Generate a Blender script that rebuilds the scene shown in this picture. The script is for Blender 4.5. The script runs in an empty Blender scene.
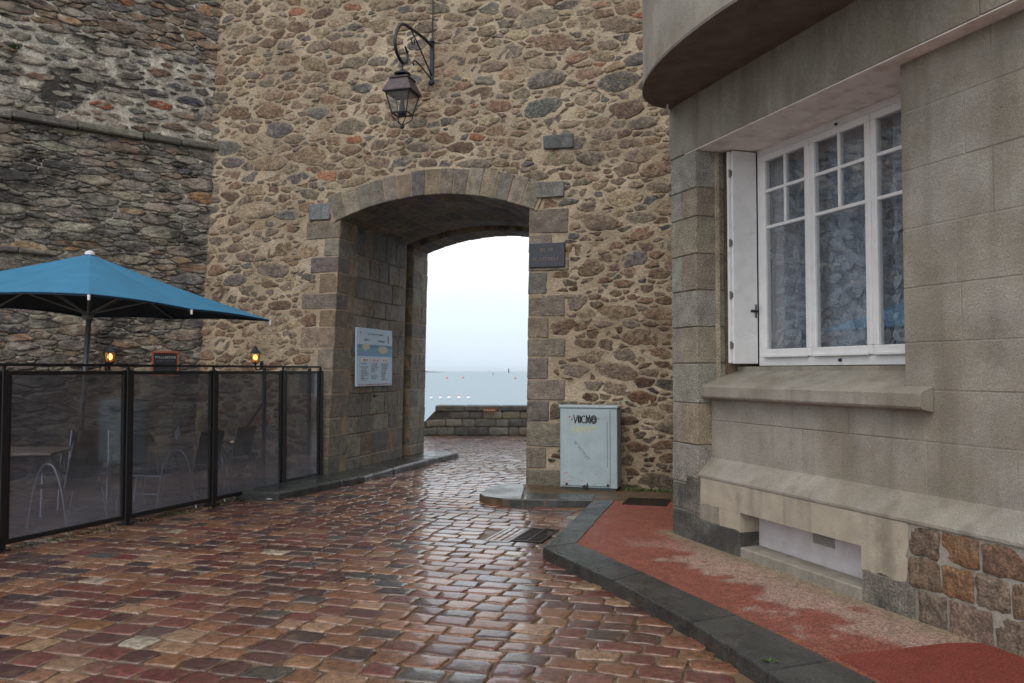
import bpy, math, random
import numpy as np
from mathutils import Vector, Matrix
random.seed(7); np.random.seed(7)
R = math.radians
S = bpy.context.scene
C = S.collection

# ------------------------------------------------------------ camera
FPX = 826.0; HC = 1.6; PITCH = R(2.05)
cam = bpy.data.cameras.new('camera'); cam.sensor_width = 36; cam.lens = FPX/1024*36
cam.clip_start = 0.05; cam.clip_end = 60000
co = bpy.data.objects.new('camera', cam); C.objects.link(co)
co.location = (0, 0, HC); co.rotation_euler = (R(90)+PITCH, 0, 0)
S.camera = co
S.render.resolution_x = 1024; S.render.resolution_y = 683

# ------------------------------------------------------------ world, sun, exposure
SUN_EL, SUN_AZ = R(52), R(200)      # azimuth measured clockwise from +Y
W = bpy.data.worlds.new('World'); S.world = W; W.use_nodes = True
nt = W.node_tree; nt.nodes.clear()
def wn(t, **k):
    n = nt.nodes.new(t)
    for a, b in k.items(): setattr(n, a, b)
    return n
out = wn('ShaderNodeOutputWorld')
sky = wn('ShaderNodeTexSky', sky_type='NISHITA', sun_disc=False, sun_elevation=SUN_EL, sun_rotation=SUN_AZ)
sky.air_density = 1.2; sky.dust_density = 3.0
bg1 = wn('ShaderNodeBackground'); bg1.inputs[1].default_value = 0.05
nt.links.new(sky.outputs[0], bg1.inputs[0])
geo = wn('ShaderNodeTexCoord'); sep = wn('ShaderNodeSeparateXYZ')
nt.links.new(geo.outputs['Generated'], sep.inputs[0])
noi = wn('ShaderNodeTexNoise'); noi.inputs['Scale'].default_value = 2.6; noi.inputs['Detail'].default_value = 4
mp = wn('ShaderNodeMapping'); mp.inputs['Scale'].default_value = (1, 1, 4.5)
nt.links.new(geo.outputs['Generated'], mp.inputs[0]); nt.links.new(mp.outputs[0], noi.inputs['Vector'])
mad = wn('ShaderNodeMath', operation='MULTIPLY_ADD'); mad.inputs[1].default_value = 0.2
nt.links.new(noi.outputs[0], mad.inputs[0]); nt.links.new(sep.outputs[2], mad.inputs[2])
sub = wn('ShaderNodeMath', operation='SUBTRACT'); sub.inputs[1].default_value = 0.10
nt.links.new(mad.outputs[0], sub.inputs[0])
cr = wn('ShaderNodeValToRGB'); nt.links.new(sub.outputs[0], cr.inputs[0])
e = cr.color_ramp.elements
e[0].position = 0.0; e[0].color = (0.62, 0.73, 0.84, 1)
e[1].position = 0.17; e[1].color = (1.0, 1.0, 1.0, 1)
m = cr.color_ramp.elements.new(0.07); m.color = (0.68, 0.80, 0.92, 1)
m = cr.color_ramp.elements.new(0.6); m.color = (0.88, 0.89, 0.91, 1)
bg2 = wn('ShaderNodeBackground'); bg2.inputs[1].default_value = 0.96
nt.links.new(cr.outputs[0], bg2.inputs[0])
ad = wn('ShaderNodeAddShader'); nt.links.new(bg1.outputs[0], ad.inputs[0]); nt.links.new(bg2.outputs[0], ad.inputs[1])
nt.links.new(ad.outputs[0], out.inputs[0])
sl = bpy.data.lights.new('sun', 'SUN'); sl.energy = 0.7; sl.angle = R(30); sl.color = (1, 0.95, 0.88)
so = bpy.data.objects.new('sun', sl); C.objects.link(so)
sd = Vector((math.sin(SUN_AZ)*math.cos(SUN_EL), math.cos(SUN_AZ)*math.cos(SUN_EL), math.sin(SUN_EL)))
so.rotation_euler = sd.to_track_quat('Z', 'Y').to_euler(); so.location = (0, 0, 30)
S.view_settings.view_transform = 'Standard'; S.view_settings.look = 'None'
S.view_settings.exposure = 0.18; S.view_settings.gamma = 1; S.view_settings.use_curve_mapping = False

# ------------------------------------------------------------ helpers
def lin(r, g, b):
    f = lambda c: (c/255/12.92) if c/255 <= .04045 else ((c/255+.055)/1.055)**2.4
    return (f(r), f(g), f(b))

def gp(px, py, z=0.0):
    """a point of the photograph that lies at height z"""
    v = 341.5-py
    y = FPX*math.cos(PITCH)-v*math.sin(PITCH); w = FPX*math.sin(PITCH)+v*math.cos(PITCH)
    k = (z-HC)/w
    return ((px-512)*k, y*k)

class MB:
    def __init__(s): s.v = []; s.f = []; s.c = []
    def add(s, vs, fs, col=(1, 1, 1)):
        b = len(s.v); s.v += [tuple(p) for p in vs]; s.f += [tuple(b+i for i in f) for f in fs]
        s.c += [col]*len(vs)
    def build(s, name, m, parent=None, smooth=False, warp=None):
        me = bpy.data.meshes.new(name)
        v = s.v if warp is None else [warp(*p) for p in s.v]
        me.from_pydata(v, [], s.f)
        a = me.color_attributes.new('Col', 'FLOAT_COLOR', 'POINT')
        arr = np.ones((len(s.v), 4), 'f'); arr[:, :3] = np.array(s.c, 'f').reshape(-1, 3)
        a.data.foreach_set('color', arr.ravel())
        if smooth: me.polygons.foreach_set('use_smooth', [True]*len(me.polygons))
        if m: me.materials.append(m)
        me.update()
        o = bpy.data.objects.new(name, me); C.objects.link(o)
        if parent: o.parent = parent
        return o
    def box(s, x0, x1, y0, y1, z0, z1, col=(1, 1, 1), bev=0.0, jit=0.0):
        if bev <= 0:
            vs = [(x, y, z) for z in (z0, z1) for y in (y0, y1) for x in (x0, x1)]
            s.add(vs, [(0, 2, 3, 1), (4, 5, 7, 6), (0, 1, 5, 4), (2, 6, 7, 3), (0, 4, 6, 2), (1, 3, 7, 5)], col); return
        X, Y, Z = (x0, x1), (y0, y1), (z0, z1)
        idx = {}; vs = []
        for i in (0, 1):
            for j in (0, 1):
                for k in (0, 1):
                    jx, jy, jz = [random.uniform(-jit, jit) for _ in range(3)]
                    sx, sy, sz = 1-2*i, 1-2*j, 1-2*k
                    for ax in range(3):
                        b = bev*random.uniform(.7, 1.3) if jit else bev
                        p = [X[i]+sx*b+jx, Y[j]+sy*b+jy, Z[k]+sz*b+jz]
                        p[ax] = (X[i]+jx, Y[j]+jy, Z[k]+jz)[ax]
                        idx[i, j, k, ax] = len(vs); vs.append(p)
        g = lambda i, j, k, a: idx[i, j, k, a]
        fs = []
        for i in (0, 1):
            q = [g(i, 0, 0, 0), g(i, 1, 0, 0), g(i, 1, 1, 0), g(i, 0, 1, 0)]; fs.append(q if i else q[::-1])
            q = [g(0, i, 0, 1), g(0, i, 1, 1), g(1, i, 1, 1), g(1, i, 0, 1)]; fs.append(q if i else q[::-1])
            q = [g(0, 0, i, 2), g(1, 0, i, 2), g(1, 1, i, 2), g(0, 1, i, 2)]; fs.append(q if i else q[::-1])
        for a in (0, 1):
            for b in (0, 1):
                fs.append([g(a, b, 0, 0), g(a, b, 1, 0), g(a, b, 1, 1), g(a, b, 0, 1)])
                fs.append([g(a, 0, b, 0), g(a, 1, b, 0), g(a, 1, b, 2), g(a, 0, b, 2)])
                fs.append([g(0, a, b, 1), g(1, a, b, 1), g(1, a, b, 2), g(0, a, b, 2)])
        for i in (0, 1):
            for j in (0, 1):
                for k in (0, 1): fs.append([g(i, j, k, 0), g(i, j, k, 1), g(i, j, k, 2)])
        s.add(vs, fs, col)
    def tube(s, pts, r, n=8, col=(1, 1, 1), cap=True):
        pts = [Vector(p) for p in pts]; vs = []; fs = []
        rr = r if isinstance(r, (list, tuple)) else [r]*len(pts)
        up = None
        for i, p in enumerate(pts):
            d = (pts[min(i+1, len(pts)-1)]-pts[max(i-1, 0)]).normalized()
            if up is None: up = d.orthogonal().normalized()
            up = (up-d*up.dot(d)).normalized(); w = d.cross(up)
            for k in range(n):
                a = 2*math.pi*k/n; vs.append(p+(up*math.cos(a)+w*math.sin(a))*rr[i])
        for i in range(len(pts)-1):
            for k in range(n):
                fs.append((i*n+k, i*n+(k+1) % n, (i+1)*n+(k+1) % n, (i+1)*n+k))
        if cap: fs += [tuple(range(n))[::-1], tuple((len(pts)-1)*n+k for k in range(n))]
        s.add(vs, fs, col)
    def lathe(s, prof, n=16, c=(0, 0, 0), col=(1, 1, 1), rot=0):
        vs = []; fs = []
        for r, z in prof:
            for k in range(n):
                a = 2*math.pi*k/n+rot; vs.append((c[0]+r*math.cos(a), c[1]+r*math.sin(a), c[2]+z))
        for i in range(len(prof)-1):
            for k in range(n): fs.append((i*n+k, i*n+(k+1) % n, (i+1)*n+(k+1) % n, (i+1)*n+k))
        fs += [tuple(range(n))[::-1], tuple((len(prof)-1)*n+k for k in range(n))]
        s.add(vs, fs, col)
    def prism(s, poly, z0, z1, col=(1, 1, 1), bev=0.0):
        n = len(poly)
        A = sum(poly[i][0]*poly[(i+1) % n][1]-poly[(i+1) % n][0]*poly[i][1] for i in range(n))
        if A < 0: poly = poly[::-1]
        if bev > 0:
            ins = inset(poly, bev)
            rings = [[(x, y, z0) for x, y in poly], [(x, y, z1-bev) for x, y in poly], [(x, y, z1-bev*.3) for x, y in inset(poly, bev*.35)], [(x, y, z1) for x, y in ins]]
        else: rings = [[(x, y, z0) for x, y in poly], [(x, y, z1) for x, y in poly]]
        vs = sum(rings, []); fs = []
        for i in range(len(rings)-1):
            for k in range(n): fs.append((i*n+k, i*n+(k+1) % n, (i+1)*n+(k+1) % n, (i+1)*n+k))
        fs += [tuple(range(n))[::-1], tuple((len(rings)-1)*n+k for k in range(n))]
        s.add(vs, fs, col)

def inset(poly, d):
    n = len(poly); o = []
    for i in range(n):
        a, b, c = [np.array(poly[j], float) for j in ((i-1) % n, i, (i+1) % n)]
        e1 = b-a; e2 = c-b; e1 /= (np.linalg.norm(e1)+1e-9); e2 /= (np.linalg.norm(e2)+1e-9)
        n1 = np.array((-e1[1], e1[0])); n2 = np.array((-e2[1], e2[0]))
        m_ = n1+n2; l = m_.dot(n1); m_ = m_/max(l, .3)
        o.append(tuple(b+m_*d))
    return o

def thing(name, label, cat, loc=(0, 0, 0), rotz=0, group=None):
    o = bpy.data.objects.new(name, None); C.objects.link(o)
    o.empty_display_size = .2; o.location = loc; o.rotation_euler = (0, 0, rotz)
    o['label'] = label; o['category'] = cat
    if group: o['group'] = group
    return o
def tag(o, label, cat, group=None, loc=None, rotz=0):
    o['label'] = label; o['category'] = cat
    if group: o['group'] = group
    if loc is not None: o.location = loc; o.rotation_euler = (0, 0, rotz)
    return o
def struct(o, kind='structure'): o['kind'] = kind; return o
def copy_tree(o, parent=None):
    c = o.copy(); C.objects.link(c); c.parent = parent
    for ch in list(o.children): copy_tree(ch, c)
    return c

# ------------------------------------------------------------ materials
def mat(name, col=(.5, .5, .5), rough=.7, metal=0, attr=False, var=0.0, vscale=3.0, vdet=6, vcol=None,
        bump=0.0, bscale=40.0, bdist=.01, rvar=0.0, rscale=2.0, stain=None, fine=0.0, fscale=120., coat=0.0, spec=.5, stretch=(1, 1, 1), emis=None, streak=None):
    M = bpy.data.materials.new(name); M.use_nodes = True
    t = M.node_tree; N = t.nodes; L = t.links
    P = N['Principled BSDF']
    P.inputs['Roughness'].default_value = rough; P.inputs['Metallic'].default_value = metal
    P.inputs['Specular IOR Level'].default_value = spec
    P.inputs['Coat Weight'].default_value = coat; P.inputs['Coat Roughness'].default_value = .08
    tc = N.new('ShaderNodeTexCoord'); mpg = N.new('ShaderNodeMapping'); mpg.inputs['Scale'].default_value = stretch
    L.new(tc.outputs['Object'], mpg.inputs[0]); vec = mpg.outputs[0]
    def noise(sc, det=6, ro=.6):
        n = N.new('ShaderNodeTexNoise'); n.inputs['Scale'].default_value = sc; n.inputs['Detail'].default_value = det
        n.inputs['Roughness'].default_value = ro; L.new(vec, n.inputs['Vector']); return n.outputs[0]
    def mrange(src, a, b, c, d):
        n = N.new('ShaderNodeMapRange'); L.new(src, n.inputs[0])
        for i, q in enumerate((a, b, c, d)): n.inputs[i+1].default_value = q
        return n.outputs[0]
    def mixc(fac, a, b, bt='MIX'):
        n = N.new('ShaderNodeMix'); n.data_type = 'RGBA'; n.blend_type = bt
        if isinstance(fac, float): n.inputs[0].default_value = fac
        else: L.new(fac, n.inputs[0])
        for q, i in ((a, 6), (b, 7)):
            if isinstance(q, tuple): n.inputs[i].default_value = (*q[:3], 1)
            else: L.new(q, n.inputs[i])
        return n.outputs[2]
    if attr:
        at = N.new('ShaderNodeAttribute'); at.attribute_name = 'Col'; c = at.outputs['Color']
        if tuple(col) != (.5, .5, .5): c = mixc(1.0, c, tuple(col), 'MULTIPLY')
    else:
        rg = N.new('ShaderNodeRGB'); rg.outputs[0].default_value = (*col, 1); c = rg.outputs[0]
    if vcol is not None:
        c = mixc(mrange(noise(vscale, vdet), .42, .62, 0, 1), c, tuple(vcol))
    if var > 0:
        g = N.new('ShaderNodeCombineColor'); s_ = mrange(noise(vscale*1.7, vdet), .36, .64, 1-var, 1+var)
        for i in range(3): L.new(s_, g.inputs[i])
        c = mixc(1.0, c, g.outputs[0], 'MULTIPLY')
    if fine > 0:
        g = N.new('ShaderNodeCombineColor'); s_ = mrange(noise(fscale, 3, .7), .38, .62, 1-fine, 1+fine)
        for i in range(3): L.new(s_, g.inputs[i])
        c = mixc(1.0, c, g.outputs[0], 'MULTIPLY')
    for st in (stain or []):   # (scale, lo, hi, colour, strength)
        c = mixc(mrange(noise(st[0], 5, .65), st[1], st[2], 0, st[4]), c, tuple(st[3]))
    if streak:   # water marks running down: (colour, strength, lo, hi)
        m2_ = N.new('ShaderNodeMapping'); m2_.inputs['Scale'].default_value = (7, 7, .45); L.new(tc.outputs['Object'], m2_.inputs[0])
        n2_ = N.new('ShaderNodeTexNoise'); n2_.inputs['Scale'].default_value = 1; n2_.inputs['Detail'].default_value = 5; L.new(m2_.outputs[0], n2_.inputs['Vector'])
        c = mixc(mrange(n2_.outputs[0], streak[2], streak[3], 0, streak[1]), c, tuple(streak[0]))
    L.new(c, P.inputs['Base Color'])
    if rvar > 0: L.new(mrange(noise(rscale, 4), .35, .65, max(.02, rough-rvar), min(1, rough+rvar)), P.inputs['Roughness'])
    if bump > 0:
        b = N.new('ShaderNodeBump'); b.inputs['Strength'].default_value = bump; b.inputs['Distance'].default_value = bdist
        L.new(noise(bscale, 8, .65), b.inputs['Height']); L.new(b.outputs[0], P.inputs['Normal'])
    if emis:
        P.inputs['Emission Color'].default_value = (*emis[0], 1); P.inputs['Emission Strength'].default_value = emis[1]
    M['_'] = 0
    return M

M = {}
M['rubble'] = mat('rubble_stone', attr=True, rough=.78, var=.38, vscale=11, bump=1.0, bscale=26, bdist=.05, rvar=.15, fine=.35, fscale=70,
                 stain=[(9, .54, .64, lin(160, 144, 120), .6), (2.5, .56, .66, lin(88, 78, 68), .5)])
M['mortar'] = mat('lime_mortar', lin(176, 161, 138), rough=.9, var=.2, vscale=1.2, vcol=lin(158, 142, 119), bump=1, bscale=24, bdist=.04, fine=.1, fscale=45, stain=[(.8, .54, .70, lin(140, 116, 90), .5), (9, .56, .68, lin(126, 110, 92), .5)])
M['oldstone'] = mat('old_wall_stone', attr=True, rough=.76, var=.4, vscale=8, bump=1.0, bscale=20, bdist=.06, rvar=.2, fine=.4, fscale=55,
                    stain=[(5, .51, .61, lin(176, 168, 153), .62), (1.2, .52, .62, lin(150, 138, 118), .4), (.75, .54, .61, (.016, .015, .014), .85), (3.2, .56, .66, (.03, .028, .026), .65)], stretch=(.8, 1, 1.3))
M['oldmortar'] = mat('old_wall_mortar', lin(186, 178, 164), rough=.9, var=.3, vscale=3, vcol=lin(124, 116, 104), bump=1, bscale=16, bdist=.05, fine=.3, fscale=40,
                     stain=[(.75, .54, .61, (.016, .015, .014), .85)])
M['ashlar'] = mat('dressed_granite', attr=True, rough=.74, var=.28, vscale=6, bump=1, bscale=35, bdist=.025, rvar=.15, fine=.32, fscale=70, stain=[(3.5, .56, .7, lin(84, 78, 70), .55), (8, .6, .7, lin(150, 138, 118), .5)])
M['joint'] = mat('joint_mortar', lin(146, 130, 108), rough=.9, var=.2, vscale=3, bump=.5, bscale=40)
M['sett'] = mat('wet_paving_sett', attr=True, rough=.26, var=.34, vscale=12, bump=.6, bscale=38, bdist=.006, rvar=.2, rscale=.7, fine=.3, fscale=90, spec=.6, coat=.45,
                stain=[(5, .55, .66, lin(124, 100, 80), .4), (14, .58, .68, lin(70, 54, 46), .6)])
M['bed'] = mat('wet_sand_joint', lin(112, 92, 70), rough=.5, var=.3, vscale=2.5, vcol=lin(82, 66, 50), bump=.6, bscale=35, bdist=.012, rvar=.22, rscale=2, fine=.15)
M['kerb'] = mat('wet_dark_granite', lin(56, 58, 56), rough=.30, var=.35, vscale=3, bump=.7, bscale=55, bdist=.008, rvar=.18, rscale=3, fine=.45, fscale=80, coat=.2)
M['redtar'] = mat('red_asphalt', attr=True, rough=.5, var=.14, vscale=6, bump=1, bscale=75, bdist=.014, rvar=.15, fine=.6, fscale=80)
M['redtar2'] = mat('new_red_asphalt', lin(128, 56, 44), rough=.5, var=.1, vscale=5, bump=1, bscale=75, bdist=.014, rvar=.12, fine=.5, fscale=80)
M['soil'] = mat('wet_brown_gravel', lin(92, 74, 56), rough=.5, var=.3, vscale=4, bump=.8, bscale=50, bdist=.01, rvar=.2, fine=.3, stain=[(3, .52, .64, lin(58, 62, 30), .7)])
M['cement'] = mat('roughcast_cement', lin(154, 149, 139), rough=.9, streak=(lin(112, 106, 94), .5, .52, .70), var=.13, vscale=1.6, vcol=lin(140, 133, 119), bump=1, bscale=90, bdist=.010, fine=.2, fscale=140,
                  stain=[(2.0, .60, .75, lin(100, 92, 78), .5)])
M['cement2'] = mat('smooth_cement', lin(146, 141, 131), rough=.88, streak=(lin(110, 103, 90), .55, .50, .68), var=.14, vscale=2.0, vcol=lin(130, 124, 110), bump=.5, bscale=55, bdist=.006, fine=.15, fscale=90, stretch=(1, 1, .5),
                   stain=[(3.0, .56, .7, lin(116, 107, 90), .5)])
M['soffit'] = mat('pink_soffit_paint', lin(236, 230, 228), rough=.8, var=.08, vscale=3, bump=.3, bscale=60, streak=(lin(160, 144, 132), .4, .5, .7))
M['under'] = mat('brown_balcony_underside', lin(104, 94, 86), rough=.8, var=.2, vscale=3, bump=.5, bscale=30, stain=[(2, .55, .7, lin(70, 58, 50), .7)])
M['granite'] = mat('pier_granite', attr=True, rough=.8, var=.2, vscale=4, bump=1, bscale=50, bdist=.02, fine=.45, fscale=80)
M['dampgranite'] = mat('damp_plinth_granite', attr=True, rough=.7, var=.25, vscale=4, bump=1, bscale=50, bdist=.02, fine=.45, fscale=80, stain=[(2.2, .47, .58, lin(52, 50, 48), .7)])
M['patch'] = mat('plinth_render', lin(166, 157, 140), rough=.88, streak=(lin(120, 112, 98), .5, .5, .68), var=.12, vscale=3, bump=.4, bscale=40, fine=.1, stain=[(3.2, .56, .68, lin(110, 102, 90), .6)])
M['white'] = mat('white_gloss_paint', lin(224, 224, 224), rough=.4, var=.05, vscale=5, bump=.15, bscale=20, stain=[(5, .6, .75, lin(180, 172, 166), .5)])
M['panelw'] = mat('white_basement_panel', lin(196, 190, 192), rough=.6, var=.1, vscale=4, bump=.2, bscale=15)
M['black'] = mat('black_powder_coat', lin(26, 26, 27), rough=.4, var=.2, vscale=8, bump=.1, bscale=60)
M['iron'] = mat('wrought_iron', lin(34, 38, 44), rough=.45, metal=.2, var=.3, vscale=12, bump=.3, bscale=60)
M['rustroof'] = mat('weathered_lamp_roof', lin(72, 62, 64), rough=.5, metal=.3, var=.3, vscale=10, bump=.3, bscale=40)
M['grate'] = mat('cast_iron_grate', lin(40, 34, 30), rough=.4, metal=.4, var=.3, vscale=10, bump=.4, bscale=60)
M['steel'] = mat('polished_steel_tube', lin(205, 208, 212), rough=.3, metal=.75)
M['sling'] = mat('dark_woven_sling', lin(30, 28, 30), rough=.8, var=.2, vscale=20, bump=.5, bscale=200)
M['wood'] = mat('weathered_table_wood', lin(205, 180, 162), rough=.5, var=.25, vscale=6, stretch=(1, 12, 1), bump=.3, bscale=20)
M['canvas'] = mat('blue_canvas', lin(44, 112, 146), rough=.75, var=.07, vscale=2.2, bump=.25, bscale=9, bdist=.02, fine=.04, stain=[(3, .6, .8, lin(58, 124, 156), .4)])
M['pole'] = mat('grey_painted_pole', lin(112, 116, 118), rough=.4, metal=.3)
M['boxp'] = mat('pale_grey_cabinet_paint', lin(160, 176, 182), rough=.5, var=.07, vscale=3, bump=.1, bscale=30, stain=[(7, .60, .72, lin(138, 146, 142), .6), (2.5, .58, .75, lin(140, 152, 152), .6)])
M['slate'] = mat('blue_grey_plaque', lin(50, 55, 64), rough=.5, var=.15, vscale=9, bump=.3, bscale=50)
M['frameo'] = mat('orange_brown_wood', lin(140, 70, 44), rough=.6, var=.2, vscale=10)
M['board'] = mat('chalkboard', lin(18, 19, 24), rough=.6)
M['paint'] = mat('painted_marks', attr=True, rough=.6)
M['litter'] = mat('crumpled_white_paper', lin(220, 222, 226), rough=.7)
M['leaf'] = mat('weed_green', lin(62, 92, 36), rough=.6, var=.3, vscale=20)
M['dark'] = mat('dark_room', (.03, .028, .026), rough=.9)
M['seastone'] = mat('sea_wall_stone', attr=True, rough=.8, var=.25, vscale=4, bump=.8, bscale=20, bdist=.03)
M['buoyw'] = mat('white_buoy_plastic', lin(225, 228, 232), rough=.5)
M['buoyr'] = mat('red_buoy_plastic', lin(205, 110, 105), rough=.5)
M['land'] = mat('distant_land', lin(104, 116, 118), rough=1, var=.2, vscale=.01)
M['seamark'] = mat('sea_mark_paint', lin(50, 62, 62), rough=.8)

def mat_glass(name, tint, fac_haze=0., haze=(.3, .3, .3), rough=.02, dirt=False):
    m_ = bpy.data.materials.new(name); m_.use_nodes = True; t = m_.node_tree; N = t.nodes; L = t.links; N.clear()
    o = N.new('ShaderNodeOutputMaterial'); tr = N.new('ShaderNodeBsdfTransparent'); tr.inputs[0].default_value = (*tint, 1)
    gl = N.new('ShaderNodeBsdfGlossy'); gl.inputs['Roughness'].default_value = rough
    fr = N.new('ShaderNodeFresnel'); fr.inputs[0].default_value = 1.5
    geo_ = N.new('ShaderNodeNewGeometry'); mx = N.new('ShaderNodeMixShader')
    fr2 = N.new('ShaderNodeMath'); fr2.operation = 'MINIMUM'; fr2.inputs[1].default_value = .8
    ly = N.new('ShaderNodeLayerWeight'); ly.inputs[0].default_value = .35
    sc = N.new('ShaderNodeMapRange'); L.new(ly.outputs['Facing'], sc.inputs[0])
    sc.inputs[1].default_value = 0; sc.inputs[2].default_value = 1; sc.inputs[3].default_value = .07; sc.inputs[4].default_value = .45
    L.new(sc.outputs[0], mx.inputs[0]); L.new(tr.outputs[0], mx.inputs[1]); L.new(gl.outputs[0], mx.inputs[2])
    last = mx
    if fac_haze > 0:
        df = N.new('ShaderNodeBsdfDiffuse'); df.inputs[0].default_value = (*haze, 1); m2 = N.new('ShaderNodeMixShader')
        tc = N.new('ShaderNodeTexCoord'); sp = N.new('ShaderNodeSeparateXYZ'); L.new(tc.outputs['Object'], sp.inputs[0])
        ns = N.new('ShaderNodeTexNoise'); ns.inputs['Scale'].default_value = 2.2; ns.inputs['Detail'].default_value = 6; L.new(tc.outputs['Object'], ns.inputs['Vector'])
        mr = N.new('ShaderNodeMapRange'); L.new(sp.outputs[2], mr.inputs[0])
        mr.inputs[1].default_value = 0.05; mr.inputs[2].default_value = .9; mr.inputs[3].default_value = fac_haze*2.6; mr.inputs[4].default_value = fac_haze*.6
        mu = N.new('ShaderNodeMath'); mu.operation = 'MULTIPLY'; L.new(mr.outputs[0], mu.inputs[0])
        m3 = N.new('ShaderNodeMapRange'); L.new(ns.outputs[0], m3.inputs[0]); m3.inputs[1].default_value = .3; m3.inputs[2].default_value = .7; m3.inputs[3].default_value = .7; m3.inputs[4].default_value = 1.3
        L.new(m3.outputs[0], mu.inputs[1]); L.new(mu.outputs[0], m2.inputs[0]); L.new(mx.outputs[0], m2.inputs[1]); L.new(df.outputs[0], m2.inputs[2]); last = m2
    L.new(last.outputs[0], o.inputs[0]); return m_
M['smoke'] = mat_glass('smoked_plastic_pane', (.54, .56, .61), .11, (.35, .37, .42), .05)
M['pane'] = mat_glass('window_glass', (.93, .95, .97), .02, (.4, .42, .45), .02)
M['lampglass'] = mat_glass('lamp_glass', (.92, .94, .94), .05, (.6, .62, .62), .05)
M['glow'] = mat('warm_bulb', lin(255, 200, 120), emis=(lin(255, 190, 110), 5))

M['lace'] = mat('lace_curtain_cloth', lin(146, 156, 166), rough=.9, var=.15, vscale=14, fine=.3, fscale=70)
M['leaflace'] = mat('lace_leaf_embroidery', lin(176, 186, 196), rough=.9, var=.15, vscale=14, fine=.25, fscale=90)


def sea_mat():
    m_ = mat('sea_water', lin(92, 124, 138), rough=.32)
    t = m_.node_tree; N = t.nodes; L = t.links; P = N['Principled BSDF']
    tc = N.new('ShaderNodeTexCoord'); mpp = N.new('ShaderNodeMapping'); mpp.inputs['Scale'].default_value = (.35, 1, 1)
    L.new(tc.outputs['Object'], mpp.inputs[0])
    n = N.new('ShaderNodeTexNoise'); n.inputs['Scale'].default_value = .35; n.inputs['Detail'].default_value = 6; L.new(mpp.outputs[0], n.inputs['Vector'])
    b = N.new('ShaderNodeBump'); b.inputs['Strength'].default_value = .6; b.inputs['Distance'].default_value = .8
    L.new(n.outputs[0], b.inputs['Height']); L.new(b.outputs[0], P.inputs['Normal']); return m_
M['sea'] = sea_mat()

# ------------------------------------------------------------ masonry generators
def cells(x0, x1, z0, z1, aspect, radii, gap, seed, tries=9000):
    """irregular stone outlines filling a rectangle (power diagram of spaced sites)"""
    rs = random.Random(seed); Zs = aspect
    H = (z1-z0)*Zs; Wd = x1-x0
    pts = []; grid = {}; cs = max(r for r, _ in radii)*2.0
    def near(x, y):
        gx, gy = int(x//cs), int(y//cs)
        for i in (-1, 0, 1):
            for j in (-1, 0, 1):
                for q in grid.get((gx+i, gy+j), ()): yield q
    for r, frac in radii:
        n = int(tries*frac*(.1/r))
        for _ in range(n):
            x = rs.uniform(0, Wd); y = rs.uniform(0, H); rr = r*rs.uniform(.85, 1.15)
            if all((x-q[0])**2+(y-q[1])**2 > ((rr+q[2])*.93)**2 for q in near(x, y)):
                p = (x, y, rr); pts.append(p); grid.setdefault((int(x//cs), int(y//cs)), []).append(p)
    res = []
    arr = np.array(pts)
    for i, (x, y, r) in enumerate(pts):
        d = (arr[:, 0]-x)**2+(arr[:, 1]-y)**2
        js = np.where((d < (r+arr[:, 2]+cs*.55)**2) & (d > 1e-9))[0]; js = js[np.argsort(d[js])]
        k = 1.6*r
        poly = [(max(0, x-k), max(0, y-k)), (min(Wd, x+k), max(0, y-k)), (min(Wd, x+k), min(H, y+k)), (max(0, x-k), min(H, y+k))]
        for j in js:
            q = arr[j]; dx, dy = q[0]-x, q[1]-y; D = math.hypot(dx, dy)
            t_ = (D*D+r*r-q[2]**2)/(2*D)
            nx, ny = dx/D, dy/D
            gg = gap*.5*math.hypot(nx, ny*Zs)*rs.uniform(.5, 1.5)
            lim = t_-gg; new = []
            m_ = len(poly)
            for a in range(m_):
                p, s_ = poly[a], poly[(a+1) % m_]
                da = (p[0]-x)*nx+(p[1]-y)*ny-lim; db = (s_[0]-x)*nx+(s_[1]-y)*ny-lim
                if da <= 0: new.append(p)
                if (da < 0) != (db < 0):
                    u = da/(da-db); new.append((p[0]+(s_[0]-p[0])*u, p[1]+(s_[1]-p[1])*u))
            poly = new
            if len(poly) < 3: break
        if len(poly) >= 3: res.append([(x0+a, z0+b/Zs) for a, b in poly])
    return res

def area(p): return .5*sum(p[i][0]*p[(i+1) % len(p)][1]-p[(i+1) % len(p)][0]*p[i][1] for i in range(len(p)))
def chaikin(p, k=.22):
    o = []
    for i in range(len(p)):
        a, b = p[i], p[(i+1) % len(p)]
        o += [(a[0]+(b[0]-a[0])*k, a[1]+(b[1]-a[1])*k), (a[0]+(b[0]-a[0])*(1-k), a[1]+(b[1]-a[1])*(1-k))]
    return o
def densify(p, L):
    o = []
    for i in range(len(p)):
        a, b = p[i], p[(i+1) % len(p)]; n = max(1, int(math.hypot(b[0]-a[0], b[1]-a[1])/L))
        for k in range(n): o.append((a[0]+(b[0]-a[0])*k/n, a[1]+(b[1]-a[1])*k/n))
    return o

def rough_outline(p, rr, amt=.11, L=.055, shr=.35):
    A = abs(area(p)); sz = math.sqrt(A)
    p = chaikin(densify(p, max(L, sz*.35)), .2)
    n = len(p); cx = sum(q[0] for q in p)/n; cy = sum(q[1] for q in p)/n
    sh = rr.uniform(-shr, shr); sq_ = rr.uniform(.84, 1.04); ph = [rr.uniform(0, 6.28) for _ in range(4)]; am = [rr.uniform(.2, 1)*amt/(k+1)**.5 for k in range(4)]
    o = []
    for x, y in p:
        a = math.atan2((y-cy)*1.8, x-cx); f = 1-amt*.1+sum(am[k]*math.sin((k+2)*a+ph[k]) for k in range(4))*.8
        dx, dy = (x-cx)*f, (y-cy)*f*sq_
        o.append((cx+dx, cy+dy+dx*sh*.35))
    return o

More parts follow.
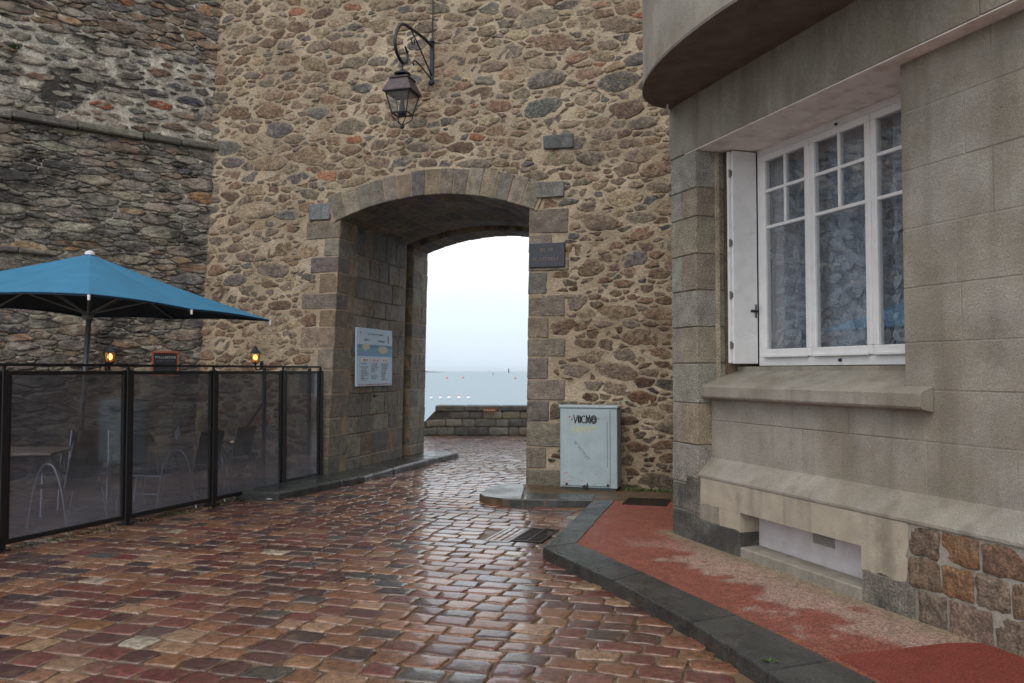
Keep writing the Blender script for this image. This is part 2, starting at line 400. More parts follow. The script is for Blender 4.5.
def stone(mb, poly, put, h, col, rs, jit=.006, base=-.03, rings=((1.0, .35), (.86, .85), (.5, 1.0)), tilt=.15, jv=.18, edge=None):
    """a cushion-shaped stone: poly in the plane, put(u, v, height) -> xyz"""
    n = len(poly); cx = sum(p[0] for p in poly)/n; cy = sum(p[1] for p in poly)/n
    poly = [(x+rs.uniform(-jit, jit), y+rs.uniform(-jit, jit)) for x, y in poly]
    sz = max(.02, math.sqrt(abs(area(poly)))); tx, ty = rs.uniform(-tilt, tilt)*h/sz*2, rs.uniform(-tilt, tilt)*h/sz*2
    vs = [put(x, y, base) for x, y in poly]; fs = []
    for k, (sc, hh) in enumerate(rings):
        for x, y in poly:
            a, b = (x-cx)*sc, (y-cy)*sc
            vs.append(put(cx+a, cy+b, h*hh*rs.uniform(1-jv, 1+jv*.7)+(tx*a+ty*b)*2*hh))
    vs.append(put(cx, cy, h*rs.uniform(1-jv*.5, 1+jv*.5)))
    for k in range(len(rings)):
        for i in range(n): fs.append((k*n+i, k*n+(i+1) % n, (k+1)*n+(i+1) % n, (k+1)*n+i))
    t = len(rings)*n
    for i in range(n): fs.append((t+i, t+(i+1) % n, t+n))
    if edge is None: mb.add(vs, fs, col)
    else:
        b0_ = len(mb.v); mb.add(vs, fs, col); ec, f1, f2 = edge
        def mx_(f): f = min(1, max(0, f)); return tuple(col[q]*(1-f)+ec[q]*f for q in range(3))
        for i in range(2*n): mb.c[b0_+i] = mx_(f1*rs.uniform(.4, 1.2))
        for i in range(2*n, 3*n): mb.c[b0_+i] = mx_(f2*rs.uniform(0, 1.6))

def pick(pal, rs, v=.18):
    w = sum(p[0] for p in pal); k = rs.uniform(0, w)
    for p in pal:
        k -= p[0]
        if k <= 0: break
    c = lin(*p[1]); s_ = 1+rs.uniform(-v, v); return tuple(min(1, x*s_*(1+rs.uniform(-.05, .05))) for x in c)

def grid_sheet(mb, x0, x1, z0, z1, step, put, rs, amp, hole=None, col=(1, 1, 1)):
    nx = int((x1-x0)/step)+1; nz = int((z1-z0)/step)+1
    b = len(mb.v)
    vs = [put(x0+(x1-x0)*i/nx, z0+(z1-z0)*j/nz, rs.uniform(-amp, amp)) for j in range(nz+1) for i in range(nx+1)]
    fs = []
    for j in range(nz):
        for i in range(nx):
            if hole and hole(x0+(x1-x0)*(i+.5)/nx, z0+(z1-z0)*(j+.5)/nz): continue
            a = j*(nx+1)+i; fs.append((a, a+1, a+nx+2, a+nx+1))
    mb.add(vs, fs, col)

# ------------------------------------------------------------ THE GROUND, SEA
WROT = math.atan2(-.286, .958)                    # direction of the gate wall
PX, PY = .19, 11.2                                # foot of the right jamb
def wl(x, y):                                     # gate-wall frame -> world
    c, s = math.cos(WROT), math.sin(WROT); return (PX+x*c-y*s, PY+x*s+y*c)
def lw(X, Y):
    c, s = math.cos(WROT), math.sin(WROT); X -= PX; Y -= PY; return (X*c+Y*s, -X*s+Y*c)

rs = random.Random(3)
g = MB(); g.box(-45, 45, -25, 21.2, -6, -.014); struct(g.build('ground', M['bed']))
g = MB(); g.box(-9000, 9000, 21.3, 22000, -5.3, -5.0); struct(g.build('sea', M['sea']))

# kerb line of the red footpath (outer, inner) in world space
KZ = .085
ko = [gp(593, 500.5, KZ), gp(542.5, 548, KZ), gp(613.7, 581, KZ), gp(690, 622.5, KZ), gp(766, 671, KZ), gp(850, 735, KZ), gp(1100, 930, KZ)]
ki = [gp(615.4, 500.5, KZ), gp(577, 543, KZ), gp(643, 572, KZ), gp(738.5, 615, KZ), gp(834, 661, KZ), gp(925, 706, KZ), gp(1150, 830, KZ)]
step_f = [gp(479.5, 493.7, .08), gp(484, 496.5, .08), gp(503, 499, .08), gp(545, 499.5, .08), gp(592, 499.5, .08)]
def inpoly(p, poly):
    x, y = p; c = False; n = len(poly)
    for i in range(n):
        x1, y1 = poly[i]; x2, y2 = poly[(i+1) % n]
        if (y1 > y) != (y2 > y) and x < (x2-x1)*(y-y1)/(y2-y1)+x1: c = not c
    return c
foot = ko + [(9, ko[-1][1]), (9, 13), wl(0, 0), gp(486, 489, .08), gp(479.5, 493.7, .08)] [::1]
foot_poly = [gp(479.5, 493.7, .08), gp(503, 499, .08)] + ko + [(9, ko[-1][1]), (9, 9), wl(.2, 0)]
lk = [(-2.90, 10.35), (-2.58, 11.05), (-2.13, 11.95), (-1.54, 13.8), (-1.04, 15.3)]    # edge of the left kerb
lk_poly = lk+[(-1.25, 15.55), (-1.7, 15.5), wl(-3.3, 3.0), wl(-3.3, -.1), (-3.5, 10.0)]

pal_sett = [(4.5, (100, 60, 53)), (4, (80, 54, 52)), (3, (120, 84, 64)), (2.4, (130, 96, 74)), (2, (106, 75, 66)), (2, (74, 59, 57)), (1.3, (138, 110, 88)), (.5, (126, 88, 64)), (1, (74, 69, 67)), (.3, (150, 138, 122))]
st = MB()
y = -9.0
while y < 12.0:
    rowh = rs.uniform(.165, .205)
    x = -11.0+rs.uniform(0, .3)
    while x < 9.0:
        w = rs.choice((rs.uniform(.16, .22), rs.uniform(.2, .29), rs.uniform(.2, .27)))
        X, Y = wl(x+w/2, y+rowh/2)
        ok = 2.6 < Y < 20.7 and -9.5 < X < 7 and X > -.72*Y-1.2 and X < .72*Y+1.0
        if ok and inpoly((X, Y), foot_poly): ok = False
        if ok and inpoly((X, Y), lk_poly): ok = False
        lx, ly = lw(X, Y)
        if ok and ly > -.05 and (lx < -3.1 or lx > .1) and ly < 3.3: ok = False
        if ok and .0 < 1 and -.2 < X < .36 and 7.78 < Y < 8.52: ok = False          # the two drain covers
        if ok:
            gx = rs.uniform(.003, .010); q = .028
            a, b, c_, d = x+gx, x+w-gx, y+gx, y+rowh-gx
            J = lambda: rs.uniform(-.016, .016)
            poly = [(a+J(), c_+J()), ((a+b)/2, c_+J()*.6), (b+J(), c_+J()), (b+J()*.5, (c_+d)/2), (b+J(), d+J()), ((a+b)/2, d+J()*.6), (a+J(), d+J()), (a+J()*.5, (c_+d)/2)]
            poly = [(px_+rs.uniform(-.004, .004), py_+rs.uniform(-.004, .004)) for px_, py_ in chaikin(poly, .19)]
            hz = rs.uniform(-.0025, .0035); tx, ty = rs.gauss(0, .011), rs.gauss(0, .011); cx, cy = (a+b)/2, (c_+d)/2
            sag = .02*math.sin(x*.9+1)*math.sin(y*.7)*0
            def put(u, v, h, hz=hz, tx=tx, ty=ty, cx=cx, cy=cy):
                XX, YY = wl(u, v); return (XX, YY, h+hz+(u-cx)*tx+(v-cy)*ty-.014)
            far = Y > 13
            stone(st, poly if not far else poly[::2], put, rs.uniform(.0095, .0135), pick(pal_sett, rs, .15), rs, jit=.003, base=-.01,
                  rings=((1.0, .3), (.965, .78), (.89, .95), (.5, 1.0)) if not far else ((1, .3), (.92, .9), (.6, 1)), tilt=.04, jv=.06, edge=(lin(112, 92, 70), .75, .3))
        x += w
    y += rowh
struct(st.build('cobblestones', M['sett'], smooth=True))

# raised footpath: red asphalt, brown strip under the wall, kerb stones
fp = MB()
pad_red = [(p[0]-.10, p[1]) for p in ki]+[(9, ki[-1][1]), (9, 8.6), (2.2, 9.58), (1.45, 9.78), (ki[0][0]-.1, ki[0][1]+.05)]
red = ki+[(9, ki[-1][1]), (9, 8.6), (2.2, 9.55), (1.45, 9.75)]
from mathutils import noise as mn
def hdist(x, y):
    o_ = -((x-1.51)*.943+(y-7.8)*.333); t_ = (x-1.51)*.333-(y-7.8)*.943
    return o_ if t_ > 0 else math.hypot(min(0, t_), max(0, o_)) if t_ > -9 else 9
xs_ = [p[0] for p in red]; ys_ = [p[1] for p in red]; NS = .04; nx = int((3.9-min(xs_))/NS); ny = int((max(ys_)-1.6)/NS)
C1, C2, C3 = [np.array(lin(*c)) for c in ((136, 78, 63), (164, 140, 127), (142, 126, 104))]
vid = {}; vs = []; cs_ = []; fs = []
def fv(i, j):
    if (i, j) not in vid:
        x, y = min(xs_)+i*NS, 1.6+j*NS; d = hdist(x, y); nn = mn.fractal(Vector((x*1.8, y*1.8, 0)), 1, 2, 6)*.42; n2 = mn.fractal(Vector((x*5, y*5, 4)), 1, 2, 5)*.2
        a = 1/(1+math.exp(-((.56+nn*.95+n2*1.6)-d)/.03)); b = 1/(1+math.exp(-((.12+n2*.5)-d)/.03))
        a *= .85 if y < 6.9 else max(0, .85-(y-6.9)*1.2)
        c = C1*(1-a)+C2*a; c = c*(1-b)+C3*b; vid[i, j] = len(vs); vs.append((x, y, .082+mn.noise(Vector((x*1.5, y*1.5, 2)))*.002)); cs_.append(tuple(c))
    return vid[i, j]
red_in = inset(red if area(red) > 0 else red[::-1], .0)
for i in range(nx):
    for j in range(ny):
        x, y = min(xs_)+(i+.5)*NS, 1.6+(j+.5)*NS
        if hdist(x, y) > -.08 and inpoly((x, y), pad_red): fs.append((fv(i, j), fv(i+1, j), fv(i+1, j+1), fv(i, j+1)))
fp.v, fp.f, fp.c = vs, fs, cs_; struct(fp.build('footpath', M['redtar'], smooth=True))
fp = MB(); fp.prism([gp(836, 656, .085), gp(850, 664, .085), gp(925, 704, .085), gp(1010, 750, .085), gp(1400, 760, .085), gp(1100, 645, .085), gp(949, 643, .085)], .0, .0865); struct(fp.build('footpath_repair', M['redtar2']))
fp = MB(); fp.prism([step_f[0], *step_f[1:], ki[0], (1.45, 9.75), (2.2, 9.55), (9, 8.6), (9, 11), wl(.0, .25), wl(-.05, -.05), gp(489, 487, .08)], -.01, .074)
struct(fp.build('gravel_strip', M['soil']))
kb = MB()
def quadstone(a, b, c_, d, z1, gap=.006, bev=.012):
    p = inset([a, b, c_, d] if area([a, b, c_, d]) > 0 else [d, c_, b, a], gap/2)
    p = [(x+rs.uniform(-.005, .005), y+rs.uniform(-.005, .005)) for x, y in densify(p, .13)]; kb.prism(p, -.02, z1, bev=bev)
def lerp(a, b, t): return (a[0]+(b[0]-a[0])*t, a[1]+(b[1]-a[1])*t)
quadstone(ko[0], ko[1], ki[1], ki[0], KZ+.004)
segs = [(1, 2), (2, 3), (3, 4), (4, 5), (5, 6)]
for i, j in segs: quadstone(ko[i], ko[j], ki[j], ki[i], KZ+.004)
sb = [gp(489, 486.5, .08), gp(512, 487.5, .08), gp(545, 493, .08), gp(592, 494.5, .08)]
kb.prism(inset([step_f[0], step_f[1], step_f[2], gp(522, 499.3, .08), gp(525, 489, .08), wl(-.02, -.04), wl(-.25, -.02), sb[0]][::1] if True else [], .002)[::1], -.02, .084, bev=.014)
quadstone(gp(523, 499.4, .08), gp(592, 500, .08), gp(596, 494.5, .08), gp(526, 492.5, .08), .083)
struct(kb.build('kerb', M['kerb']))
# left kerb along the gate passage
kb = MB()
inner = [(-3.45, 10.4), (-3.2, 11.1), wl(-3.12, -.05), wl(-3.05, 1.9), (-1.75, 15.6)]
for i in range(4):
    mid = 2
    for k in range(mid):
        a, b = lerp(lk[i], lk[i+1], k/mid), lerp(lk[i], lk[i+1], (k+1)/mid); c_, d = lerp(inner[i], inner[i+1], (k+1)/mid), lerp(inner[i], inner[i+1], k/mid)
        J = lambda p: (p[0]+rs.uniform(-.015, .015), p[1])
        quadstone(J(a), J(b), c_, d, .10+rs.uniform(-.006, .006), bev=.03)
kb.prism([(-1.04, 15.3), (-1.0, 15.5), (-1.25, 15.75), (-1.75, 15.65)], -.02, .09, bev=.02)
struct(kb.build('kerb', M['kerb'], smooth=False))

# ------------------------------------------------------------ THE GATE WALL
BAT = .045
def warp(x, y, z):
    k = min(1, max(0, 1-(y-.4)/2.4))
    s_ = x*(1-.0087*z*k) if -3 < x < 0 else (x+.026*z*k if x <= -3 else x)
    return (s_, y+BAT*z, z)
wall = thing('gate_wall', 'tan rubble stone rampart wall pierced by the arched gateway to the sea', 'wall', (PX, PY, 0), WROT)
AR, ARC = 4.16, -.03; AX = -1.5; HALF = 1.5; SPR = ARC+math.sqrt(AR*AR-HALF*HALF); TOPZ = 9.0
def opening(x, z): return -3.0 < x < 0 and (z < SPR or math.hypot(x-AX, z-ARC) < AR)
# quoins: (z0, z1, wide?)
def courses(z0, z1, lo, hi, rs):
    o = [z0]
    while o[-1] < z1-lo*.6: o.append(o[-1]+rs.uniform(lo, hi))
    o[-1] = z1; return o
rq = random.Random(11)
qR = courses(.0, SPR-.02, .24, .34, rq); qL = courses(.0, SPR-.02, .24, .36, rq)
wR = [(.52+rq.uniform(-.04, .05)) if i % 2 == 0 else .27+rq.uniform(-.03, .05) for i in range(len(qR))]
wL = [(.50+rq.uniform(-.04, .08)) if i % 2 == 0 else .26+rq.uniform(-.03, .05) for i in range(len(qL))]
THK = .38
def ashzone(x, z, pad=0):
    if opening(x, z): return True
    if z < SPR:
        for i in range(len(qR)-1):
            if qR[i] <= z < qR[i+1] and -.1 < x < wR[i]+pad: return True
        for i in range(len(qL)-1):
            if qL[i] <= z < qL[i+1] and -3.05-wL[i]-pad < x < -2.9: return True
    r = math.hypot(x-AX, z-ARC); th = math.degrees(math.atan2(x-AX, z-ARC))
    return AR-.02 < r < AR+THK+pad and abs(th) < 23.5
pal_ash = [(3, (120, 112, 98)), (3, (112, 105, 94)), (2, (126, 114, 97)), (1.5, (104, 99, 92)), (.6, (118, 102, 84)), (1, (130, 121, 106))]
qm = MB()
for i in range(len(qR)-1):
    qm.box(0, wR[i], -.016+rq.uniform(-.004, .004), .55 if i % 2 else .35, qR[i]+.006, qR[i+1]-.006, pick(pal_ash, rq, .1), .012, .004)
for i in range(len(qL)-1):
    qm.box(-3-wL[i], -3.0, -.016+rq.uniform(-.004, .004), .55 if i % 2 else .35, qL[i]+.006, qL[i+1]-.006, pick(pal_ash, rq, .1), .012, .004)
# springer slabs either side of the arch
qm.box(.10, .50, -.05, .2, 3.98, 4.20, lin(112, 110, 104), .01, .004)
qm.box(-3.52, -3.17, -.045, .2, 3.86, 4.10, lin(112, 114, 116), .01, .004)
qm.box(.20, .62, -.046, .2, 4.66, 4.86, lin(88, 90, 90), .012, .006)
qm.build('quoin', M['ashlar'], wall, warp=warp)
# arch ring
vm = MB(); nv = 15; tmax = math.asin(HALF/AR)+R(1.2)
def polar(th, r, yy): return (AX+r*math.sin(th), yy, ARC+r*math.cos(th))
def wedge(mb, t0, t1, r0, r1, y0, y1, col, bev=.01, jit=.003):
    b = MB(); b.box(t0*AR, t1*AR, y0, y1, r0, r1, col, bev, jit)
    mb.add([polar(p[0]/AR, p[2], p[1]) for p in b.v], b.f, col)
for i in range(nv):
    t0 = -tmax+2*tmax*i/nv; t1 = -tmax+2*tmax*(i+1)/nv
    wedge(vm, t0+.0014, t1-.0014, AR, AR+THK*rq.uniform(.92, 1.06), -.038+rq.uniform(-.004, .004), .5, pick(pal_ash, rq, .08))
vm.build('arch_ring', M['ashlar'], wall, warp=warp)
# passage: side walls, vault, groove and rear ring
pm = MB(); LEN = 3.5; G0, G1 = 2.62, 2.82
def side(xface, sgn, s0, s1, off, z1=SPR+.02):
    zz = courses(0, z1, .26, .38, rq)
    for j in range(len(zz)-1):
        s_ = s0
        while s_ < s1-.02:
            w = min(rq.uniform(.28, .6), s1-s_)
            if s1-s_-w < .12: w = s1-s_
            f = xface+sgn*off; f += sgn*rq.uniform(-.002, .005)
            a, b = (f-.25, f) if sgn > 0 else (f, f+.25)
            pm.box(a, b, s_+.004, s_+w-.004, zz[j]+.005, zz[j+1]-.005, pick(pal_ash, rq, .12), .012, .004)
            s_ += w
side(-3.0, 1, .552, G0, 0); side(0.0, -1, .552, G0, 0)
side(-3.0, 1, G1, LEN, .05); side(0.0, -1, G1, LEN, .05)
pm.build('passage_wall', M['ashlar'], wall, warp=warp)
pm = MB()
def vault(s0, s1, r):
    n = 13
    for i in range(n):
        t0 = -tmax+2*tmax*i/n; t1 = -tmax+2*tmax*(i+1)/n; s_ = s0
        while s_ < s1-.02:
            w = min(rq.uniform(.35, .6), s1-s_)
            if s1-s_-w < .15: w = s1-s_
            wedge(pm, t0+.0012, t1-.0012, r+rq.uniform(-.003, .002), r+.25, s_+.004, s_+w-.004, pick(pal_ash, rq, .12), .012)
            s_ += w
vault(.51, G0, AR); vault(G1, LEN, AR-.05)
pm.build('vault', M['ashlar'], wall, warp=warp)
# mortar core behind the dressed stone of the passage (also closes the groove)
cm = MB(); gm = MB(); dk = lin(70, 66, 60)
cm.box(-3.5, -3.005, .35, G0-.004, 0, SPR+.02); cm.box(.005, .5, .35, G0-.004, 0, SPR+.02)
gm.box(-3.5, -3.14, G0-.004, G1+.004, 0, SPR+.02, dk); gm.box(.14, .5, G0-.004, G1+.004, 0, SPR+.02, dk)
cm.box(-3.5, -2.955, G1+.004, LEN-.01, 0, SPR+.02); cm.box(-.045, .5, G1+.004, LEN-.01, 0, SPR+.02)
cm.box(-3.2, -3.006, -.009, .348, 0, SPR); cm.box(.006, .2, -.009, .348, 0, SPR)
n = 24
for i in range(n):
    t0 = -tmax*1.02+2.04*tmax*i/n; t1 = -tmax*1.02+2.04*tmax*(i+1)/n
    for ya, yb, ra in ((-.027, G0-.004, AR+.006), (G0-.004, G1+.004, AR+.14), (G1+.004, LEN-.01, AR-.044)):
        vs = [polar(t, r, yy) for yy in (ya, yb) for t, r in ((t0, ra), (t1, ra), (t1, AR+.35), (t0, AR+.35))]
        (gm if ya == G0-.004 else cm).add(vs, [(0, 1, 2, 3), (7, 6, 5, 4), (0, 4, 5, 1), (3, 2, 6, 7)], dk)
cm.build('passage_core', M['joint'], wall, warp=warp); gm.build('gate_groove', M['ashlar'], wall, warp=warp)
# mass of the wall behind the face
km = MB()
for a, b in ((-9.5, -3.5), (.5, 9)): km.box(a, b, .06, LEN-.03, -.05, TOPZ)
km.box(-3.5, .5, .06, LEN-.03, ARC+AR+.5, TOPZ)
km.build('wall_core', M['mortar'], wall, warp=warp)
# face: mortar sheet + rubble stones
rf = random.Random(5)
fm = MB()
putw = lambda u, v, h: (u, -h, v)
grid_sheet(fm, -7.2, 6.0, -.02, TOPZ, .07, lambda u, v, h: (u, -.004-h, v), rf, .006, hole=lambda x, z: opening(x, z) or (-3.06 < x < .06 and z < SPR) or math.hypot(x-AX, z-ARC) < AR+.05 and z > 2 and abs(x-AX) < 1.6)
fm.build('mortar_face', M['mortar'], wall, smooth=True, warp=warp)
pal_r1 = [(3, (128, 112, 94)), (3, (118, 107, 94)), (3, (126, 102, 82)), (1.2, (104, 99, 94)), (1.6, (112, 90, 75)), (2.2, (144, 125, 101)), (.4, (94, 92, 90)), (1.6, (154, 137, 112)), (.06, (144, 100, 74))]
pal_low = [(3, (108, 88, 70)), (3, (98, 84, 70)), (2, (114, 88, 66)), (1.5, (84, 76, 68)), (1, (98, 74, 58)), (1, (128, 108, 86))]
fm = MB()
for p in cells(-6.9, 5.0, -.05, 8.2, 2.1, [(.28, .035), (.19, .3), (.14, .7), (.098, 1.2), (.062, 2.2)], .012, 21, 19000):
    A = area(p)
    if A < .0016: continue
    cx = sum(q[0] for q in p)/len(p); cz = sum(q[1] for q in p)/len(p)
    if ashzone(cx, cz, .01): continue
    p = rough_outline(p, rf); hit = False
    for i_, q in enumerate(p):
        if ashzone(q[0], q[1], .012):
            lo, hi = 0, 1
            for _ in range(7):
                m_ = (lo+hi)/2
                if ashzone(cx+(q[0]-cx)*m_, cz+(q[1]-cz)*m_, .012): hi = m_
                else: lo = m_
            p[i_] = (cx+(q[0]-cx)*lo, cz+(q[1]-cz)*lo)
    if abs(area(p)) < .0014: continue
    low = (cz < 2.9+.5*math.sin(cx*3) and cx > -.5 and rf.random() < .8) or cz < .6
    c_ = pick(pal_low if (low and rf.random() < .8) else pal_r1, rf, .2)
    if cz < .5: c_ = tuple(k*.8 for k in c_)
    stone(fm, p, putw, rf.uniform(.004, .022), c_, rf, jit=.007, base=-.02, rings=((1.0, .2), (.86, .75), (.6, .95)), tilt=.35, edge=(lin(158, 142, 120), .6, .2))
fm.build('rubble_face', M['rubble'], wall, smooth=True, warp=warp)

# ------------------------------------------------------------ THE OLD WALL (left)
QX, QY = -4.93, 12.70
ow = thing('old_wall', 'dark weathered slate stone wall with a projecting ledge behind the blue parasol', 'wall', (QX, QY, 0), R(40))
om = MB(); om.box(-11, .9, .12, 2.5, -.05, 9.2)
om.build('wall_core', M['oldmortar'], ow)
ro = random.Random(9)
def orec(x, v): return .0 if v < 5.02+.012*(x+3) else .045
om = MB(); grid_sheet(om, -10.5, .6, -.02, 9.0, .075, lambda u, v, h: (u, orec(u, v)+.012-h, v), ro, .016)
om.build('mortar_face', M['oldmortar'], ow, smooth=True)
pal_up = [(3, (134, 110, 88)), (3, (118, 100, 84)), (2, (104, 92, 82)), (1.5, (146, 114, 86)), (1, (96, 92, 90)), (.3, (146, 94, 66)), (1, (134, 126, 112))]
pal_mid = [(3, (128, 118, 106)), (3, (142, 134, 121)), (2, (92, 88, 86)), (1.5, (76, 76, 80)), (1, (110, 84, 66)), (1, (150, 142, 128)), (.3, (150, 84, 56))]
pal_dn = [(3, (116, 110, 102)), (3, (128, 119, 107)), (2, (100, 97, 94)), (2, (136, 124, 107)), (.8, (82, 80, 78)), (1.2, (136, 114, 92)), (.2, (160, 118, 84)), (1.4, (156, 147, 131))]
om = MB()
for zone, (z0, z1, asp, rad, gap, pal, sd_) in enumerate((
        (-.05, 5.0, 3.1, [(.27, .06), (.19, .25), (.14, .6), (.095, 1.0), (.06, 1.2)], .010, pal_dn, 31),
        (5.12, 6.5, 2.5, [(.2, .1), (.14, .4), (.095, .7), (.055, .9)], .05, pal_mid, 32),
        (6.45, 8.6, 2.9, [(.22, .15), (.15, .6), (.1, .9), (.07, .6)], .014, pal_up, 33))):
    for p in cells(-9.8, .45, z0, z1, asp, rad, gap, sd_, 16000 if zone == 0 else 7000):
        if area(p) < .0012: continue
        p = rough_outline(p, ro, .15 if zone == 1 else .10, .05, .08)
        if abs(area(p)) < .001: continue
        cz = sum(q[1] for q in p)/len(p)
        stone(om, p, lambda u, v, h: (u, orec(u, v)-h, v), ro.uniform(.006, .030) if zone != 1 else ro.uniform(.004, .018), pick(pal, ro, .22), ro, jit=.008, base=-.03, rings=((1.0, .4), (.9, .85), (.65, .95)), tilt=.4, edge=((lin(112, 106, 96), .45, .15) if zone != 1 else (lin(158, 150, 136), .7, .35)))
om.build('slate_face', M['oldstone'], ow, smooth=True)
om = MB(); x = -10
while x < .4:
    w = ro.uniform(.5, 1.1); z = 5.04+.012*(x+3)
    om.box(x+.004, x+w-.004, -.10, .1, z-.015, z+.085+ro.uniform(-.008, .008), pick([(1, (112, 108, 98)), (1, (96, 92, 84))], ro), .022, .008); x += w
om.build('ledge', M['ashlar'], ow)
om = MB(); x = -6.2
while x < -1.9:
    w = ro.uniform(.4, .7); om.box(x+.004, x+w-.004, -.09, .1, 3.2, 3.27+ro.uniform(-.01, .01), pick([(1, (104, 98, 88)), (1, (88, 84, 78))], ro), .02, .008); x += w
om.build('lower_ledge', M['ashlar'], ow)
# smear of lime mortar in the corner, as built between the two walls
# ------------------------------------------------------------ THE HOUSE (right)
CX, CY = 1.51, 7.8
HROT = math.atan2(-.943, .333)
hs = thing('house', 'grey rendered house with a white window and rounded balcony on the right', 'house', (CX, CY, 0), HROT)
rh = random.Random(13)
EXT = 10.5
h = MB()
h.box(0.01, .42, .02, 5.5, -.02, 4.05)                 # behind pier
h.box(.44, 2.67, .145, .40, .45, 1.36); h.box(.44, 1.05, .16, .42, -.02, .45); h.box(1.05, 2.42, .26, .42, -.02, .45); h.box(2.42, 2.67, .16, .42, -.02, .45)
h.box(.44, 2.67, .42, 5.5, -.02, 1.64)
h.box(2.68, EXT, .1425, 5.5, -.02, 4.05)
h.box(.0, EXT, .05, 5.5, 4.15, 7.5)
h.build('wall_core', M['cement2'], hs)
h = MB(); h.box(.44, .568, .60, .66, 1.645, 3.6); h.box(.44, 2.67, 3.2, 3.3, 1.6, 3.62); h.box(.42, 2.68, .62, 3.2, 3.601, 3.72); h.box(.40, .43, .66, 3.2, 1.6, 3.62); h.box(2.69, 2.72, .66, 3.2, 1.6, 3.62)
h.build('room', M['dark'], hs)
# roughcast block facing
h = MB()
zs = [.80, 1.16, 1.48, 1.78, 2.13, 2.51, 2.89, 3.27, 3.6]
for j in range(len(zs)-1):
    x = (.437 if zs[j+1] < 1.7 else 2.67); first = True
    while x < EXT:
        w = rh.uniform(.55, .8) if not first else rh.uniform(.35, .8); first = False
        x1 = min(EXT, x+w)
        y1 = .40 if x < 2.67 else .62
        if zs[j] >= 1.47 and zs[j+1] < 1.8:                   # course that meets the sill
            if x < 2.67: x = 2.67; continue
        a = rh.uniform(.94, 1.05)
        h.box(x+.003, x1-.003, .14+rh.uniform(-.0015, .001), .30, zs[j]+.003, zs[j+1]-.003, (a, a, a), .004)
        x = x1
h.box(2.67, 2.9, .145, .66, 1.48, 3.6, (1, 1, 1)) if False else None
h.build('facing', M['cement'], hs)
h = MB(); h.box(2.672, 2.9, .30, .70, 1.49, 3.598); h.build('window_jamb', M['cement'], hs)
# pier of granite blocks
h = MB(); zp = [.585, .94, 1.31, 1.67, 2.0, 2.33, 2.66, 3.0, 3.26, 3.6]
pal_p = [(2, (146, 141, 130)), (2, (138, 133, 122)), (1.0, (144, 135, 120)), (1, (138, 136, 129))]
for j in range(len(zp)-1):
    if j % 2 == 0: h.box(0, .436, rh.uniform(-.004, .004), .30, zp[j]+.003, zp[j+1]-.003, pick(pal_p, rh, .08), .008, .002)
    else:
        s_ = rh.uniform(.16, .24)
        h.box(0, s_-.003, rh.uniform(-.004, .004), .30, zp[j]+.003, zp[j+1]-.003, pick(pal_p, rh, .08), .008, .002)
        h.box(s_+.003, .436, rh.uniform(-.004, .004), .30, zp[j]+.003, zp[j+1]-.003, pick([(1, (148, 136, 117)), (1, (142, 132, 116))], rh, .06), .008, .002)
h.build('pier', M['granite'], hs)
h = MB(); h.box(.40, .444, .302, .64, 1.4, 3.598, lin(120, 104, 84)); h.box(.40, .452, .20, .235, 1.5, 3.597, lin(176, 164, 142))
h.build('reveal', M['granite'], hs)
# lintel and soffit
h = MB(); h.box(-.015, .235, -.006, .5, 3.603, 4.12, (1, 1, 1), .006); h.box(.24, 3.4, -.008, .66, 3.603, 4.12, (1, 1, 1), .006); h.box(3.404, EXT, -.008, .5, 3.603, 4.12, (1, 1, 1), .006)
h.build('lintel', M['cement2'], hs)
h = MB(); h.box(.246, EXT-.01, .0, .64, 3.596, 3.606); h.build('soffit', M['soffit'], hs)
# sill
def wedge_x(mb, x0, x1, prof, col=(1, 1, 1)):
    n = len(prof); vs = [(x, a, b) for x in (x0, x1) for a, b in prof]
    mb.add(vs, [tuple(range(n))[::-1], tuple(n+k for k in range(n))]+[(k, n+k, n+(k+1) % n, (k+1) % n)[::-1] for k in range(n)][::1], col)
h = MB()
pr = [(.045, 1.365), (.035, 1.38), (.035, 1.46), (.05, 1.474), (.52, 1.64), (.60, 1.64), (.60, 1.36), (.12, 1.345)]
wedge_x(h, .437, 2.665, pr); wedge_x(h, 2.667, 2.90, [(.045, 1.365), (.035, 1.38), (.035, 1.46), (.05, 1.474), (.135, 1.504), (.135, 1.345)])
h.build('window_sill', M['cement'], hs)
# plinth
h = MB()
wedge_x(h, .437, EXT, [(.0, .66), (-.004, .668), (-.004, .685), (.005, .692), (.145, .835), (.20, .835), (.20, .66)])
h.build('plinth_ledge', M['cement'], hs)
h = MB()
def ragged(x0, x1, z0, z1, ya, sides):
    P_ = densify([(x0, z0), (x1, z0), (x1, z1), (x0, z1)], .05); o_ = []
    for x, z in P_:
        jx = rh.uniform(-.014, .014); jz = rh.uniform(-.010, .010)
        if abs(x-x0) < 1e-4 and 'l' in sides or abs(x-x1) < 1e-4 and 'r' in sides: x += jx
        if abs(z-z0) < 1e-4 and 'b' in sides: z += jz
        o_.append((x, z))
    n_ = len(o_); cx_ = (x0+x1)/2; cz_ = (z0+z1)/2
    vs = [(x, .2, z) for x, z in o_]+[(x, ya+.004, z) for x, z in o_]+[(cx_+(x-cx_)*.995, ya, cz_+(z-cz_)*.985) for x, z in o_]
    h.add(vs, [(k_, (k_+1) % n_, n_+(k_+1) % n_, n_+k_) for k_ in range(n_)]+[(n_+k_, n_+(k_+1) % n_, 2*n_+(k_+1) % n_, 2*n_+k_) for k_ in range(n_)]+[tuple(2*n_+k_ for k_ in range(n_))])
